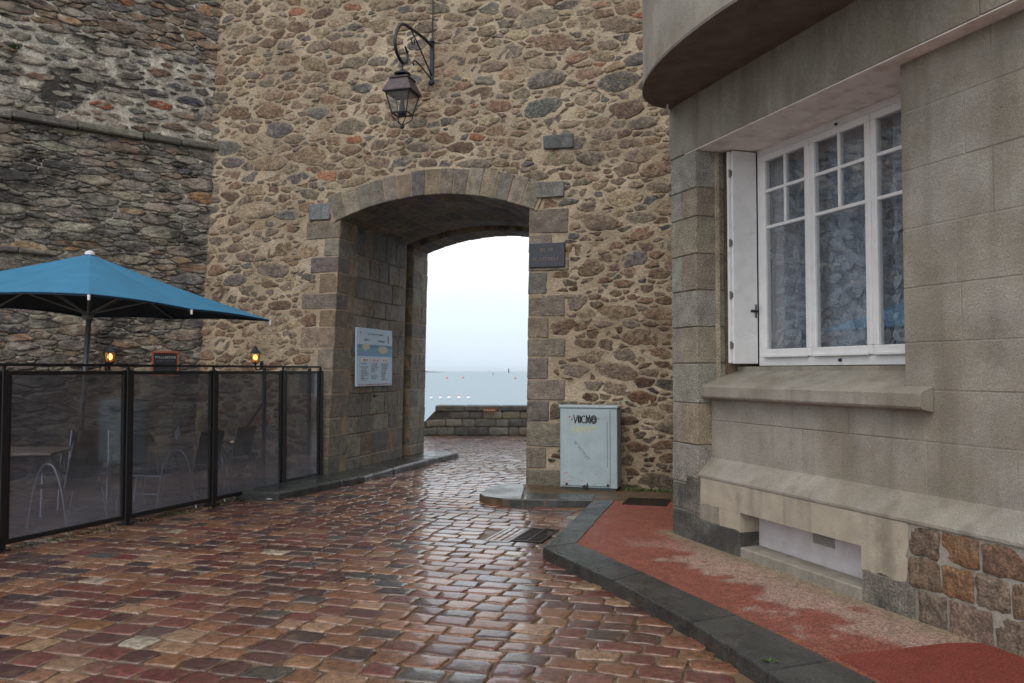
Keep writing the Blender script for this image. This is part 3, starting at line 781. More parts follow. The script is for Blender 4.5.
ragged(.47, 1.056, .43, .659, .0, 'lb'); ragged(1.052, 2.418, .44, .659, .0005, ''); ragged(2.415, 2.80, .29, .659, .001, 'rb'); ragged(.76, 1.056, .285, .445, .0015, 'lb')
h.build('plinth_render', M['patch'], hs)
h = MB()
pal_d = [(2, (104, 100, 93)), (1, (114, 109, 100)), (1, (94, 91, 87))]
for (a, b, z0, z1) in ((0, .24, .33, .58), (.245, .465, .30, .66), (0, .36, -.02, .325), (.365, .775, -.02, .295), (.78, 1.05, -.02, .295), (2.42, 2.86, -.02, .295)):
    h.box(a, b, -.006, .3, z0, z1, pick(pal_d, rh, .1), .012, .004)
h.box(.246, .434, -.004, .3, .585, .588, lin(150, 130, 105))
h.build('plinth_stone', M['dampgranite'], hs)
h = MB()
x = 2.80; pal_b = [(2, (130, 104, 84)), (2, (118, 98, 82)), (1.2, (140, 104, 76)), (1, (110, 97, 85)), (1, (138, 120, 102))]
for (z0, z1) in ((-.02, .270), (.281, .465), (.476, .650)):
    x = 2.88 if z0 < .27 else 2.815
    while x < EXT:
        w = rh.uniform(.19, .34); p = densify([(x, z0), (x+w, z0), (x+w, z1), (x, z1)], .07)
        stone(h, chaikin(p, .2), lambda u, v, hh: (u, .012-hh, v), rh.uniform(.010, .018), pick(pal_b, rh, .12), rh, jit=.009, base=-.03, rings=((1, .4), (.95, .85), (.6, 1)), tilt=.3)
        x += w+.011
h.build('plinth_block', M['rubble'], hs, smooth=True)
h = MB(); h.box(2.80, EXT, .008, .3, -.02, .66); h.box(.01, .777, .003, .29, -.02, .584); h.build('plinth_mortar', M['cement2'], hs)
# basement opening
h = MB(); h.box(1.05, 2.42, .19, .24, .10, .46); bw = h.build('basement_panel', M['panelw'], hs)
h = MB(); h.box(1.72, 1.95, .180, .192, .315, .385, (1, 1, 1), .003)
for k in range(5): h.box(1.735, 1.935, .174, .180, .322+k*.012, .328+k*.012)
h.build('vent', mat('grey_vent', lin(150, 144, 138), rough=.5), bw)
h = MB(); h.box(1.052, 2.418, .004, .19, .05, .165, (1, 1, 1), .01, .003); h.build('basement_sill', M['cement2'], hs)
# window: frame, three casements with glazing bars, panes
wy = .56
h = MB(); X0, X1, Z0, Z1 = .57, 2.67, 1.645, 3.596
h.box(X0, X1, wy, wy+.08, Z0, Z0+.075, (1, 1, 1), .004); h.box(X0, X1, wy, wy+.08, Z1-.06, Z1, (1, 1, 1), .004)
h.box(X0, X0+.075, wy+.001, wy+.079, Z0+.075, Z1-.06, (1, 1, 1), .004); h.box(X1-.06, X1, wy+.001, wy+.079, Z0+.075, Z1-.06, (1, 1, 1), .004)
win = h.build('window', M['white'], hs)
xs = [.635, 1.28, 1.96, 2.61]
for i in range(3):
    a, b = xs[i]+.002, xs[i+1]-.002; c0, c1 = Z0+.078, Z1-.063; k = MB(); f = .058; ya, yb = wy-.014, wy+.045
    k.box(a, b, ya, yb, c0, c0+.07, (1, 1, 1), .006); k.box(a, b, ya, yb, c1-f, c1, (1, 1, 1), .006)
    k.box(a, a+f, ya+.001, yb, c0+.07, c1-f, (1, 1, 1), .006); k.box(b-f, b, ya+.001, yb, c0+.07, c1-f, (1, 1, 1), .006)
    k.box(a+f, b-f, ya+.008, yb-.006, 2.865, 2.893, (1, 1, 1), .004); k.box(a+f, b-f, ya+.008, yb-.006, 3.19, 3.218, (1, 1, 1), .004)
    mx = (a+b)/2; k.box(mx-.014, mx+.014, ya+.009, yb-.007, 2.893, 3.19, (1, 1, 1), .004); k.box(mx-.014, mx+.014, ya+.009, yb-.007, 3.218, c1-f, (1, 1, 1), .004)
    k.box(a+.03, b-.03, ya-.02, ya, c0-.004, c0+.02, (1, 1, 1), .004)
    k.build('casement', M['white'], win)
    for (pa, pb, qa, qb) in ((a+f, b-f, c0+.07, 2.865), (a+f, mx-.014, 2.893, 3.19), (mx+.014, b-f, 2.893, 3.19), (a+f, mx-.014, 3.218, c1-f), (mx+.014, b-f, 3.218, c1-f)):
        q = MB(); q.box(pa, pb, wy+.012, wy+.016, qa, qb); q.build('pane', M['pane'], win)
q = MB(); q.box(1.60, 1.625, wy-.02, wy, 1.675, 1.70, (1, 1, 1), .004); q.build('catch', M['iron'], win)
q = MB(); q.box(1.59, 1.615, wy-.02, wy+.0, 3.545, 3.562, (1, 1, 1), .004); q.build('catch', M['iron'], win)
# curtain, a thing hanging inside the window
cu = MB(); nx, nz = 150, 4; vs = []
for j in range(nz+1):
    for i in range(nx+1):
        u = i/nx; x = .56+2.1*u; amp = .042 if (u < .3 or u > .66) else .008
        vs.append((x, .72+amp*math.sin(u*95+.6*math.sin(u*23))+.01*math.sin(u*31), 1.7+1.88*j/nz))
cu.add(vs, [(j*(nx+1)+i, j*(nx+1)+i+1, (j+1)*(nx+1)+i+1, (j+1)*(nx+1)+i) for j in range(nz) for i in range(nx)])
rl = random.Random(41); lf = MB()
def cy_(x):
    u = (x-.56)/2.1; amp = .042 if (u < .3 or u > .66) else .008
    return .72+amp*math.sin(u*95+.6*math.sin(u*23))+.01*math.sin(u*31)-.006
for i in range(420):
    x0_ = rl.uniform(.62, 2.6); z0_ = 1.72+rl.random()**1.4*1.55; a = rl.uniform(-.5, 3.6); l = rl.uniform(.08, .16); w_ = l*.28; n_ = 6
    ca, sa = math.cos(a), math.sin(a); L_ = []; Rr = []
    for j in range(n_+1):
        t = j/n_; ww = w_*math.sin(math.pi*min(1, t*.94+.04))**.8; px_, pz_ = x0_+ca*l*t, z0_+sa*l*t
        L_.append((px_-sa*ww, cy_(px_), pz_+ca*ww)); Rr.append((px_+sa*ww, cy_(px_)-.001, pz_-ca*ww))
    lf.add(L_+Rr, [(j, j+1, n_+1+j+1, n_+1+j) for j in range(n_)])
cv = [(x, y+.004, z) for x, y, z in vs]; cu.add(cv, [(j*(nx+1)+i+nx+1, (j+1)*(nx+1)+i+1, j*(nx+1)+i+1, j*(nx+1)+i)[::1] for j in range(0)])
cur = cu.build('curtain', M['lace'], None, smooth=True)
lfo = lf.build('leaf_pattern', M['leaflace'], cur)
tag(cur, 'pale blue leaf patterned lace curtain hanging behind the white window', 'curtain', loc=(CX, CY, 0), rotz=HROT)
# folded shutter in the left reveal
h = MB()
h.box(.54, .566, .30, .555, 1.665, 3.585, (1, 1, 1), .004)
shu = h.build('shutter', M['white'], hs)
h2 = MB(); h2.box(.510, .535, .275, .53, 1.67, 3.58, (1, 1, 1), .004)
h2.build('shutter_leaf', M['white'], shu)
for z in (1.83, 2.28, 2.75, 3.38):
    k = MB(); k.tube([(.536, .288, z-.035), (.536, .288, z+.035)], .011, 8); k.box(.515, .562, .290, .2995, z-.022, z+.022); k.build('hinge', mat('hinge_zinc', lin(120, 118, 114), rough=.5, metal=.5), shu)
k = MB(); k.box(.567, .585, .48, .55, 2.13, 2.15); k.tube([(.575, .53, 2.08), (.575, .53, 2.2)], .007, 8); k.build('shutter_catch', M['iron'], shu)
# crack cord and small dark strip on the corner
h = MB(); h.box(-.03, -.012, .04, .055, 3.02, 3.36); h.build('metal_strip', mat('dark_green_strip', lin(34, 48, 46), rough=.5), hs)
# rounded balcony
bp = []
for k in range(33):
    a = math.pi*(1-k/32); bp.append((1.85+1.825*math.cos(a), -.78*math.sin(a)**.85))
def ring_strip(mb, pts, y_in, z0, z1, t):
    n = len(pts); outp = pts; inn = [(1.85+(x-1.85)*(1-t/1.9), yy+t if yy < -t else 0) for x, yy in pts]
    vs = [(x, yy, z0) for x, yy in outp]+[(x, yy, z1) for x, yy in outp]+[(x, yy, z0) for x, yy in inn]+[(x, yy, z1) for x, yy in inn]
    fs = []
    for i in range(n-1):
        fs += [(i, i+1, n+i+1, n+i), (2*n+i+1, 2*n+i, 3*n+i, 3*n+i+1), (i+1, i, 2*n+i, 2*n+i+1), (n+i, n+i+1, 3*n+i+1, 3*n+i)]
    mb.add(vs, fs)
h = MB(); ring_strip(h, bp, 0, 4.104, 5.25, .13); bal = h.build('balcony', M['cement'], hs, smooth=False)
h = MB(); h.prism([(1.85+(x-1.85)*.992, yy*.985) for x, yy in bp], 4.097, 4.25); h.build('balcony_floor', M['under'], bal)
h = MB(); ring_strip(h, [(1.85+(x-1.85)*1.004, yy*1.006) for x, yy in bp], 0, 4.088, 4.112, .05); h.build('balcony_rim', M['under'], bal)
k = MB(); k.tube([(.0+.02, -.02, 4.06), (.05, -.06, 4.09), (.12, -.10, 4.1)], .012, 8); k.build('drip_pipe', M['white'], bal)

# ------------------------------------------------------------ SEA WALL
sw = thing('sea_wall', 'low grey stone parapet along the sea beyond the arch', 'wall', (-2.0, 20.7, 0), 0)
rw = random.Random(17); h = MB()
pal_s = [(2, (136, 132, 124)), (2, (122, 119, 113)), (1, (106, 105, 103)), (1, (146, 137, 122))]
def top(x): return .60 if x > .06 else max(.12, .60-(.06-x)*1.15)
for (z0, z1) in ((-.01, .2), (.205, .4), (.405, .60)):
    x = -3
    while x < 12:
        w = rw.uniform(.25, .6); p = [(x+.008, z0+.006), (x+w-.008, z0+.006), (x+w-.008, min(z1-.006, max(z0+.03, top(x+w)))), (x+.008, min(z1-.006, max(z0+.03, top(x))))]
        if min(top(x), z1) > z0+.05: stone(h, chaikin(densify(p, .12), .2), lambda u, v, hh: (u, -hh, v), rw.uniform(.012, .03), pick(pal_s, rw, .15), rw, jit=.006)
        x += w
h.build('stone_face', M['seastone'], sw, smooth=True)
h = MB(); vs = []; xsx = [-3, -.4, .06, 12]
for x in xsx:
    for yy in (.0, .45): vs += [(x, yy, -.05), (x, yy, top(x)-.01)]
fs = []
for i in range(3): b = i*4; fs += [(b, b+4, b+5, b+1), (b+2, b+3, b+7, b+6), (b+1, b+5, b+7, b+3)]
fs += [(0, 1, 3, 2), (12, 14, 15, 13)]
h.add(vs, fs, lin(96, 92, 86)); h.build('wall_core', M['seastone'], sw)
h = MB(); x = .08
while x < 12:
    w = rw.uniform(.6, 1.0); h.box(x+.004, x+w-.004, -.04, .5, .60, .74+rw.uniform(-.01, .01), pick(pal_s, rw, .1), .02, .005); x += w
h.build('coping', M['seastone'], sw)
s_ = thing('small_sign', 'small rusty orange sign fixed to the sea wall', 'sign', (-.55, 20.64, .63))
k = MB(); k.box(-.18, .18, -.03, -.012, -.05, .05, (1, 1, 1), .004); k.build('plate', mat('rusty_sign', lin(140, 86, 56), rough=.7, var=.3, vscale=30), s_)
k = MB()
for i in range(7): k.box(-.15+i*.042, -.125+i*.042, -.0335, -.0305, -.02, .02, lin(215, 200, 180))
k.build('lettering', M['paint'], s_)

# ------------------------------------------------------------ OUT AT SEA
def buoy(px, py, red, s=1.0):
    z = -5.0; X, Y = gp(px, py, z)
    return X, Y
b0 = thing('mooring_buoy', 'leftmost white mooring buoy just above the sea wall', 'buoy', (0, 0, -5), 0, 'white mooring buoys in a row')
k = MB(); k.lathe([(.15, -.3), (.42, -.05), (.5, .2), (.42, .5), (.2, .68), (.06, .74)], 14); k.build('float', M['buoyw'], b0, smooth=True)
k = MB(); k.lathe([(.10, .70), (.13, .8), (.13, .95), (.05, 1.02)], 10); k.build('top_mark', M['buoyr'], b0, smooth=True)
lbs = ['leftmost white mooring buoy just above the sea wall', 'second white mooring buoy from the left in the row', 'middle white mooring buoy of the five', 'fourth white mooring buoy from the left in the row', 'rightmost white mooring buoy of the five']
for i, px in enumerate((431.5, 440.5, 449, 459, 468.3)):
    o = b0 if i == 0 else copy_tree(b0); X, Y = gp(px, 399, -5); o.location = (X, Y, -5); o['label'] = lbs[i]; sc = (.85, .9, 1.0, .95, .92)[i]; o.scale = (sc, sc, sc)
r0 = None
for i, (px, py, lb) in enumerate(((447, 378.6, 'faint red buoy far out, leftmost of three'), (463, 378.2, 'faint red buoy far out, between the other two red ones'), (515.5, 379, 'faint red buoy far out beside the right side of the arch'))):
    X, Y = gp(px, py, -5)
    k = MB(); k.lathe([(.5, -.3), (1.1, 0), (1.0, .6), (.35, 1.0), (.25, 2.0), (.05, 2.3)], 10); o = k.build('red_buoy', M['buoyr'], smooth=True); tag(o, lb, 'buoy', 'faint red buoys far out', (X, Y, -5))
for (px, py, hgt, lb) in ((508.7, 372.8, 17, 'dark beacon tower standing on the horizon at right'), (493, 375.3, 4.5, 'tiny dark sea mark left of the beacon tower')):
    X, Y = gp(px, py, -5); k = MB(); r_ = hgt*.09; k.lathe([(r_*1.5, -.5), (r_*1.3, hgt*.1), (r_, hgt*.8), (r_*1.4, hgt*.82), (r_*1.2, hgt*.93), (.1, hgt)], 10)
    tag(k.build('sea_beacon', M['seamark'], smooth=True), lb, 'beacon', loc=(X, Y, -5))
k = MB(); n = 40; vs = []
for j in range(5):
    for i in range(n+1):
        u = i/n; hh = (26*math.sin(math.pi*min(1, u*.5+.02))*(1-u)**.6+3*math.sin(u*40)*(1-u))*(1-(abs(j-2)/2)**2)
        vs.append((-900+(580)*u, 3600+j*90, -5.2+max(0, hh)))
k.add(vs, [(j*(n+1)+i, j*(n+1)+i+1, (j+1)*(n+1)+i+1, (j+1)*(n+1)+i) for j in range(4) for i in range(n)])
struct(k.build('headland', M['land'], smooth=True))

# ------------------------------------------------------------ WALL LAMP ABOVE THE ARCH
def wallp(x, z, off=0): X, Y = wl(x, BAT*z-off); return (X, Y, z)
lx = -1.49
L1 = wallp(lx, 6.25, .0); LZ = .09
lamp = thing('wall_lantern', 'black wrought iron lantern on a scrolled bracket above the arch', 'lantern', (L1[0], L1[1], LZ), WROT)
k = MB(); k.box(-.028, .028, -.045, .0, 5.68, 6.30, (1, 1, 1), .008); k.lathe([(.01, -.05), (.045, -.03), (.05, 0), (.03, .04)], 10, (0, -.035, 5.70)); k.lathe([(.02, -.03), (.04, 0), (.02, .05)], 10, (0, -.035, 6.30))
k.build('wall_plate', M['iron'], lamp)
def spl(pts, n=6):
    o = []; P = [pts[0]]+list(pts)+[pts[-1]]
    for i in range(1, len(P)-2):
        for j in range(n):
            t = j/n; a, b, c_, d = [np.array(P[i+q]) for q in (-1, 0, 1, 2)]
            o.append(tuple(.5*((2*b)+(-a+c_)*t+(2*a-5*b+4*c_-d)*t*t+(-a+3*b-3*c_+d)*t**3)))
    o.append(tuple(pts[-1])); return o
k = MB()
arm = [(0, -.04, 6.24), (0, -.35, 6.235), (0, -.71, 6.20), (0, -1.03, 6.155), (0, -1.2, 6.04), (0, -1.30, 5.84), (0, -1.25, 5.70), (0, -1.08, 5.62), (0, -.93, 5.68), (0, -.90, 5.80), (0, -.98, 5.87)]
pa = spl(arm); k.tube(pa, [.022]*(len(pa)-14)+[.022-.0008*i for i in range(14)], 8)
k.tube([(0, -.03, 5.80), (0, -.35, 5.97), (0, -.78, 6.18)], .011, 6)
k.tube(spl([(0, -.66, 6.14), (0, -.76, 6.06), (0, -.72, 6.0), (0, -.66, 6.04), (0, -.69, 6.08)]), .009, 6)
k.tube(spl([(0, -.03, 5.74), (0, -.4, 5.79), (0, -.62, 5.80), (0, -.72, 5.76), (0, -.68, 5.72)]), .010, 6)
k.build('bracket', M['iron'], lamp, smooth=True)
LY = -1.06
k = MB(); k.lathe([(.012, 5.50), (.012, 5.64)], 8, (0, LY, 0)); k.lathe([(.03, 5.44), (.11, 5.46), (.11, 5.475), (.05, 5.50), (.03, 5.53)], 12, (0, LY, 0)); k.build('hanger', M['iron'], lamp, smooth=False)
def sq(mb, prof, c, rot=math.pi/4): mb.lathe([(r*1.4142, z) for r, z in prof], 4, c, rot=rot)
k = MB(); sq(k, [(.192, 5.195), (.2, 5.20), (.2, 5.215), (.125, 5.38), (.138, 5.385), (.138, 5.405), (.05, 5.44)], (0, LY, 0)); k.build('lantern_roof', M['rustroof'], lamp)
k = MB()
tw, bw_ = .168, .105; zt, zb = 5.195, 4.93
cs4 = [(-1, -1), (1, -1), (1, 1), (-1, 1)]
for i, (a, b) in enumerate(cs4):
    c_, d = cs4[(i+1) % 4]
    k.tube([(a*tw, LY+b*tw, zt), (a*bw_, LY+b*bw_, zb)], .0085, 6)
    k.tube([(a*bw_, LY+b*bw_, zb), (c_*bw_, LY+d*bw_, zb)], .011, 6)
    k.tube([(a*tw, LY+b*tw, zt-.004), (c_*tw, LY+d*tw, zt-.004)], .010, 6)
    k.tube(spl([(a*bw_, LY+b*bw_, zb), (a*bw_*.9, LY+b*bw_*.9, zb-.06), (a*.03, LY+b*.03, zb-.13), (0, LY, zb-.15)], 4), .007, 6)
k.lathe([(.01, -.20), (.028, -.18), (.028, -.16), (.01, -.13)], 8, (0, LY, zb)); k.lathe([(.045, -.03), (.06, .0), (.04, .05), (.02, .22), (.015, .24)], 10, (0, LY, zb))
k.build('lantern_frame', M['iron'], lamp)
for i, (a, b) in enumerate(cs4):
    c_, d = cs4[(i+1) % 4]; k = MB(); q = .97
    k.add([(a*tw*q, LY+b*tw*q, zt-.01), (c_*tw*q, LY+d*tw*q, zt-.01), (c_*bw_*q, LY+d*bw_*q, zb+.01), (a*bw_*q, LY+b*bw_*q, zb+.01)], [(0, 1, 2, 3)]); k.build('pane', M['lampglass'], lamp)
k = MB(); k.tube([(0, -.035, 6.3), (.01, -.02, 6.9), (.0, .02, 7.6), (.01, .07, 8.6)], .009, 6)
tag(k.build('cable', M['iron']), 'thin black cable running up the wall from the lantern bracket', 'cable', loc=(L1[0], L1[1], 0), rotz=WROT)

# ------------------------------------------------------------ PLAQUE, INFORMATION BOARD
def dashes(mb, x0, x1, z0, hgt, y, col, rr, gapw=.25, t=.0015):
    x = x0
    while x < x1:
        w = hgt*rr.uniform(.35, .8)
        if rr.random() > .16:
            s = rr.choice((0, 1, 2, 3)); sw_ = hgt*.2
            mb.box(x, x+sw_, y-t, y, z0, z0+hgt, col)
            if s != 1: mb.box(x+sw_, x+w, y-t, y, z0+hgt*.78, z0+hgt, col)
            if s != 2: mb.box(x+sw_, x+w, y-t, y, z0, z0+hgt*.2, col)
            if s == 0: mb.box(x+w-sw_, x+w, y-t, y, z0+hgt*.2, z0+hgt*.78, col)
        x += w+hgt*gapw
rt = random.Random(23)
p0 = wallp(.27, 3.18, .055)
pl = thing('wall_plaque', 'dark blue slate plaque on the right side of the arch', 'plaque', p0, WROT)
k = MB(); k.box(-.25, .25, -.0, .05, -.165, .165, (1, 1, 1), .006); k.build('plate', M['slate'], pl)
k = MB(); dashes(k, -.09, .09, .05, .045, -.001, lin(112, 92, 84), rt); dashes(k, -.19, .17, -.075, .045, -.001, lin(112, 92, 84), rt); k.build('lettering', M['paint'], pl)

# board on the left passage wall, faces +x of the wall frame
bz0, bz1 = 1.36, 2.28; bs0, bs1 = .66, 1.95
zc = (bz0+bz1)/2; xx = -3.0+.026*zc
BX, BY = wl(xx+.03, (bs0+bs1)/2+BAT*zc)
ib = thing('information_board', 'blue and white tourist board with maps on the passage wall', 'sign', (BX, BY, zc), WROT+math.pi/2)
hw, hh = (bs1-bs0)/2, (bz1-bz0)/2
k = MB(); k.box(-hw, hw, 0, .03, -hh, hh, lin(190, 212, 228), .004); k.build('panel', M['paint'], ib)
k = MB(); yy = -.001
k.box(-hw+.02, hw-.02, yy-.001, yy, .02, .20, lin(120, 160, 190)); k.box(-hw+.02, hw-.02, yy-.0016, yy-.0012, .15, .20, lin(88, 134, 172))
def blob(mb, cx, cz, rx, rz, col, yv, n=18):
    vs = [(cx+rx*math.cos(2*math.pi*i/n)*rt.uniform(.75, 1.15), yv, cz+rz*math.sin(2*math.pi*i/n)*rt.uniform(.7, 1.2)) for i in range(n)]
    mb.add(vs+[(cx, yv, cz)], [((i+1) % n, i, n) for i in range(n)], col)
blob(k, -.33, .165, .14, .06, lin(200, 200, 170), -.004); blob(k, .28, .13, .20, .06, lin(200, 198, 168), -.004)
for i, cx in enumerate((-.36, .0, .37)):
    k.box(cx-.14, cx+.14, yy-.002, yy, -.07, -.015, lin(224, 226, 228)); dashes(k, cx-.09, cx+.09, -.058, .028, -.0035, lin(190, 70, 70), rt)
    for j in range(11):
        if rt.random() > .08: dashes(k, cx-.14, cx-.14+rt.uniform(.12, .28), -.11-j*.026, .012, yy, lin(*rt.choice(((90, 100, 120), (110, 118, 134), (170, 90, 96)))), rt)
dashes(k, -hw+.06, hw-.06, -hh+.018, .016, yy, lin(190, 60, 64), rt)
dashes(k, -.40, -.2, .26, .03, yy, lin(100, 130, 160), rt); dashes(k, .1, .34, .25, .03, yy, lin(100, 130, 160), rt); dashes(k, -.25, .3, .36, .018, yy, lin(90, 90, 110), rt)
k.box(.47, .50, yy-.002, yy, .24, .36, lin(180, 70, 70)); k.box(-.53, -.51, yy-.002, yy, .37, .40, lin(50, 60, 90))
k.build('print', M['paint'], ib)
k = MB(); k.lathe([(.03, 0), (.035, .01), (.02, .02)], 10); k.tube([(0, 0, .02), (.03, 0, .05), (.0, 0, .08), (-.03, 0, .05), (0, 0, .02)], .008, 6)
q = wl(-3+.026*1.2+.02, 1.35+BAT*1.2); o = k.build('iron_ring', M['iron']); tag(o, 'small rusty iron ring in the wall under the tourist board', 'ring', loc=(q[0], q[1], 1.20), rotz=WROT+math.pi/2); o.rotation_euler = (R(90), 0, WROT+math.pi/2)

# ------------------------------------------------------------ UTILITY CABINET
bx, by = wl(.545, -.31)
cb = thing('utility_cabinet', 'pale grey metal utility cabinet with black graffiti against the stone wall', 'cabinet', (bx, by, .074), WROT+R(0))
k = MB(); k.box(0, .745, .0, .30, .03, 1.05, (1, 1, 1), .008); k.build('body', M['boxp'], cb)
k = MB(); k.box(-.012, .757, -.016, .306, 1.05, 1.082, (1, 1, 1), .007); k.build('lid', M['boxp'], cb)
k = MB(); k.box(.022, .655, -.013, -.001, .055, 1.03, (1, 1, 1), .005); dr = k.build('door', M['boxp'], cb)
k = MB(); k.box(.615, .622, -.0165, -.013, .30, .88, lin(120, 132, 138)); k.box(.02, .72, .02, .28, 0, .03, lin(70, 72, 70)); k.build('base_trim', M['paint'], cb)
for x in (.09, .625): k = MB(); k.lathe([(.016, 0), (.016, .01), (.008, .014)], 10); o = k.build('lock', M['black'], dr); o.location = (x, -.012, .075); o.rotation_euler = (R(90), 0, 0)
k = MB(); blob(k, .335, .045, .045, .022, lin(40, 36, 30), -.0145); blob(k, .36, .065, .012, .03, lin(40, 36, 30), -.0147)
for i in range(14): blob(k, rt.uniform(.005, .18) if i < 10 else rt.uniform(.2, .6), rt.uniform(.06, .22), .012, .006, lin(190, 110, 118), -.0145, 8)
blob(k, .13, .935, .014, .010, lin(200, 70, 60), -.0145, 8); k.build('stain', M['paint'], cb)
def strokes(mb, lines, r, col, y=-.0145):
    for ln in lines:
        for i in range(len(ln)-1):
            (a, b), (c_, d) = ln[i], ln[i+1]; D = math.hypot(c_-a, d-b) or 1; nx, nz = -(d-b)/D*r, (c_-a)/D*r; ex, ez = (c_-a)/D*r*.6, (d-b)/D*r*.6
            mb.add([(a-ex+nx, y, b-ez+nz), (a-ex-nx, y, b-ez-nz), (c_+ex-nx, y, d+ez-nz), (c_+ex+nx, y, d+ez+nz)], [(3, 2, 1, 0)], col); y -= .00002
def oval(cx, cz, rx, rz, n=14, a0=0, a1=360): return [(cx+rx*math.cos(R(a0+(a1-a0)*i/n)), cz+rz*math.sin(R(a0+(a1-a0)*i/n))) for i in range(n+1)]
k = MB(); g0 = .885
L_ = [[(.185, g0+.075), (.205, g0-.03), (.235, g0+.07)], oval(.262, g0+.02, .022, .045), oval(.262, g0+.02, .010, .025),
      oval(.315, g0+.02, .026, .045, 12, 50, 310), [(.345, g0-.03), (.352, g0+.07), (.372, g0+.01), (.392, g0+.075), (.40, g0-.03)], [(.36, g0-.02), (.372, g0+.04), (.384, g0-.02)],
      oval(.445, g0+.02, .036, .05), oval(.445, g0+.02, .02, .032), [(.42, g0+.02), (.47, g0+.03)], [(.158, g0+.015), (.164, g0+.02)], [(.505, g0+.03), (.511, g0+.035)]]
strokes(k, L_, .0065, lin(18, 18, 22))
yl = lin(186, 190, 140); g1 = .74
Ly_ = [[(.20, g1+.07), (.16, g1+.07), (.16, g1), (.20, g1)], [(.16, g1+.035), (.19, g1+.035)], [(.225, g1), (.225, g1+.07), (.255, g1+.06), (.25, g1+.035), (.225, g1+.035), (.26, g1)],
       [(.29, g1), (.29, g1+.07), (.335, g1), (.335, g1+.07)], [(.40, g1+.07), (.365, g1+.06), (.37, g1+.037), (.40, g1+.03), (.395, g1), (.36, g1+.005)], [(.42, g1+.07), (.48, g1+.07)], [(.45, g1+.07), (.45, g1)]]
strokes(k, Ly_, .006, yl, -.0142)
for i in range(9):
    x, z = .2+i*.019+rt.uniform(-.01, .01), .62-i*.022+rt.uniform(-.01, .02); strokes(k, [[(x, z), (x+rt.uniform(.01, .03), z-.025), (x+rt.uniform(-.01, .01), z-.045)]], .003, lin(96, 104, 108))
k.build('graffiti', M['paint'], cb)
k = MB(); blob(k, 0, 0, .02, .05, lin(150, 50, 60), 0, 8); o = k.build('side_mark', M['paint'], cb); o.location = (.7462, .12, .72); o.rotation_euler = (0, 0, R(90))

# ------------------------------------------------------------ DRAIN COVERS
def grate(name, lb, loc, w, d, rot, light, zt):
    t = thing(name, lb, 'drain cover', loc, rot)
    k = MB(); f = .022
    k.box(-w/2, w/2, -d/2, -d/2+f, 0, zt); k.box(-w/2, w/2, d/2-f, d/2, 0, zt); k.box(-w/2, -w/2+f, -d/2+f, d/2-f, 0, zt); k.box(w/2-f, w/2, -d/2+f, d/2-f, 0, zt)
    k.build('frame', M['steel2'] if light else M['grate'], t)
    k = MB(); n = 11
    if light:
        for i in range(4):
            for j in range(3):
                a = -w/2+f+(w-2*f)*j/3; b = -d/2+f+(d-2*f)*i/4; c_ = pick(pal_sett, rt, .1); k.box(a+.005, a+(w-2*f)/3-.005, b+.005, b+(d-2*f)/4-.005, -.006, zt-.002, c_, .006, .001)
        k.build('infill', M['sett'], t)
    else:
        for i in range(n):
            b = -d/2+f+(d-2*f)*(i+.5)/n; k.box(-w/2+f, w/2-f, b-.010, b+.010, -.004, zt-.003)
        k.box(-.012, .012, -d/2+f, d/2-f, -.004, zt-.001); k.build('bar', M['grate'], t)
        k = MB(); k.box(-w/2+f, w/2-f, -d/2+f, d/2-f, -.008, -.005); k.build('pit', M['dark'], t)
    return t
M['steel2'] = mat('wet_galvanised_edge', lin(150, 150, 150), rough=.3, metal=.6)
grate('drain_cover', 'pale edged recessed drain cover filled with stone in the cobbles', (-.02-.02, 8.15, -.012), .24, .68, WROT+R(-2), True, .016)
grate('drain_grate', 'dark iron drain grate in the cobbles beside the kerb corner', (.235, 8.13, -.012), .30, .66, WROT+R(-2), False, .016)
grate('footpath_grate', 'dark iron grate in the red footpath near the house corner', (*gp(647, 501.8, .085), .079), .50, .50, WROT, False, .010)

# ------------------------------------------------------------ WINDBREAK FENCE
FA, FB = Vector((-4.55, 7.4)), Vector((-2.78, 12.0)); fd = (FB-FA).normalized(); flen = (FB-FA).length
frot = math.atan2(fd.y, fd.x)
fc = thing('windbreak_fence', 'black framed windbreak with smoked clear panes round the terrace', 'fence', (FA.x, FA.y, 0), frot)
# positions along the fence
pos = [-1.45, 0.0, 1.40, 2.70, 4.05, flen]
posts = [0.0, 1.40, 2.70, 4.05, flen]
def zb_(s): return .03+.06*max(0, (s-2.6)/2.3)
for i in range(len(pos)-1):
    a, b = pos[i]+.036, pos[i+1]-.036; z0 = zb_(pos[i])
    k = MB(); t_ = .02
    k.box(a, b, -t_, t_, z0+.02, z0+.065, (1, 1, 1), .004); k.box(a, b, -t_, t_, 1.565, 1.60, (1, 1, 1), .004)
    k.box(a, a+.035, -t_, t_, z0+.065, 1.565, (1, 1, 1), .004); k.box(b-.035, b, -t_, t_, z0+.065, 1.565, (1, 1, 1), .004)
    pf = k.build('panel_frame', M['black'], fc)
    k = MB(); k.box(a+.035, b-.035, -.004, .004, z0+.065, 1.565); k.build('pane', M['smoke'], pf)
for s_ in pos:
    k = MB(); z0 = zb_(s_)-.05; k.box(s_-.034, s_+.034, -.034, .034, max(0, z0), 1.61, (1, 1, 1), .006); k.box(s_-.012, s_+.012, -.012, .012, 1.61, 1.652)
    k.box(s_-.06, s_+.06, -.06, .06, max(-.01, z0-.0), z0+.012+.02); k.build('post', M['black'], fc)
for s_ in (3.74, 4.75):
    k = MB(); k.box(s_-.02, s_+.02, .045, .085, .0, 1.64, (1, 1, 1), .004); k.build('post', M['black'], fc)
k = MB(); k.tube([(3.74, .07, 1.2), (3.35, .45, .35), (3.2, .62, .0)], .014, 8); k.build('brace', M['black'], fc)
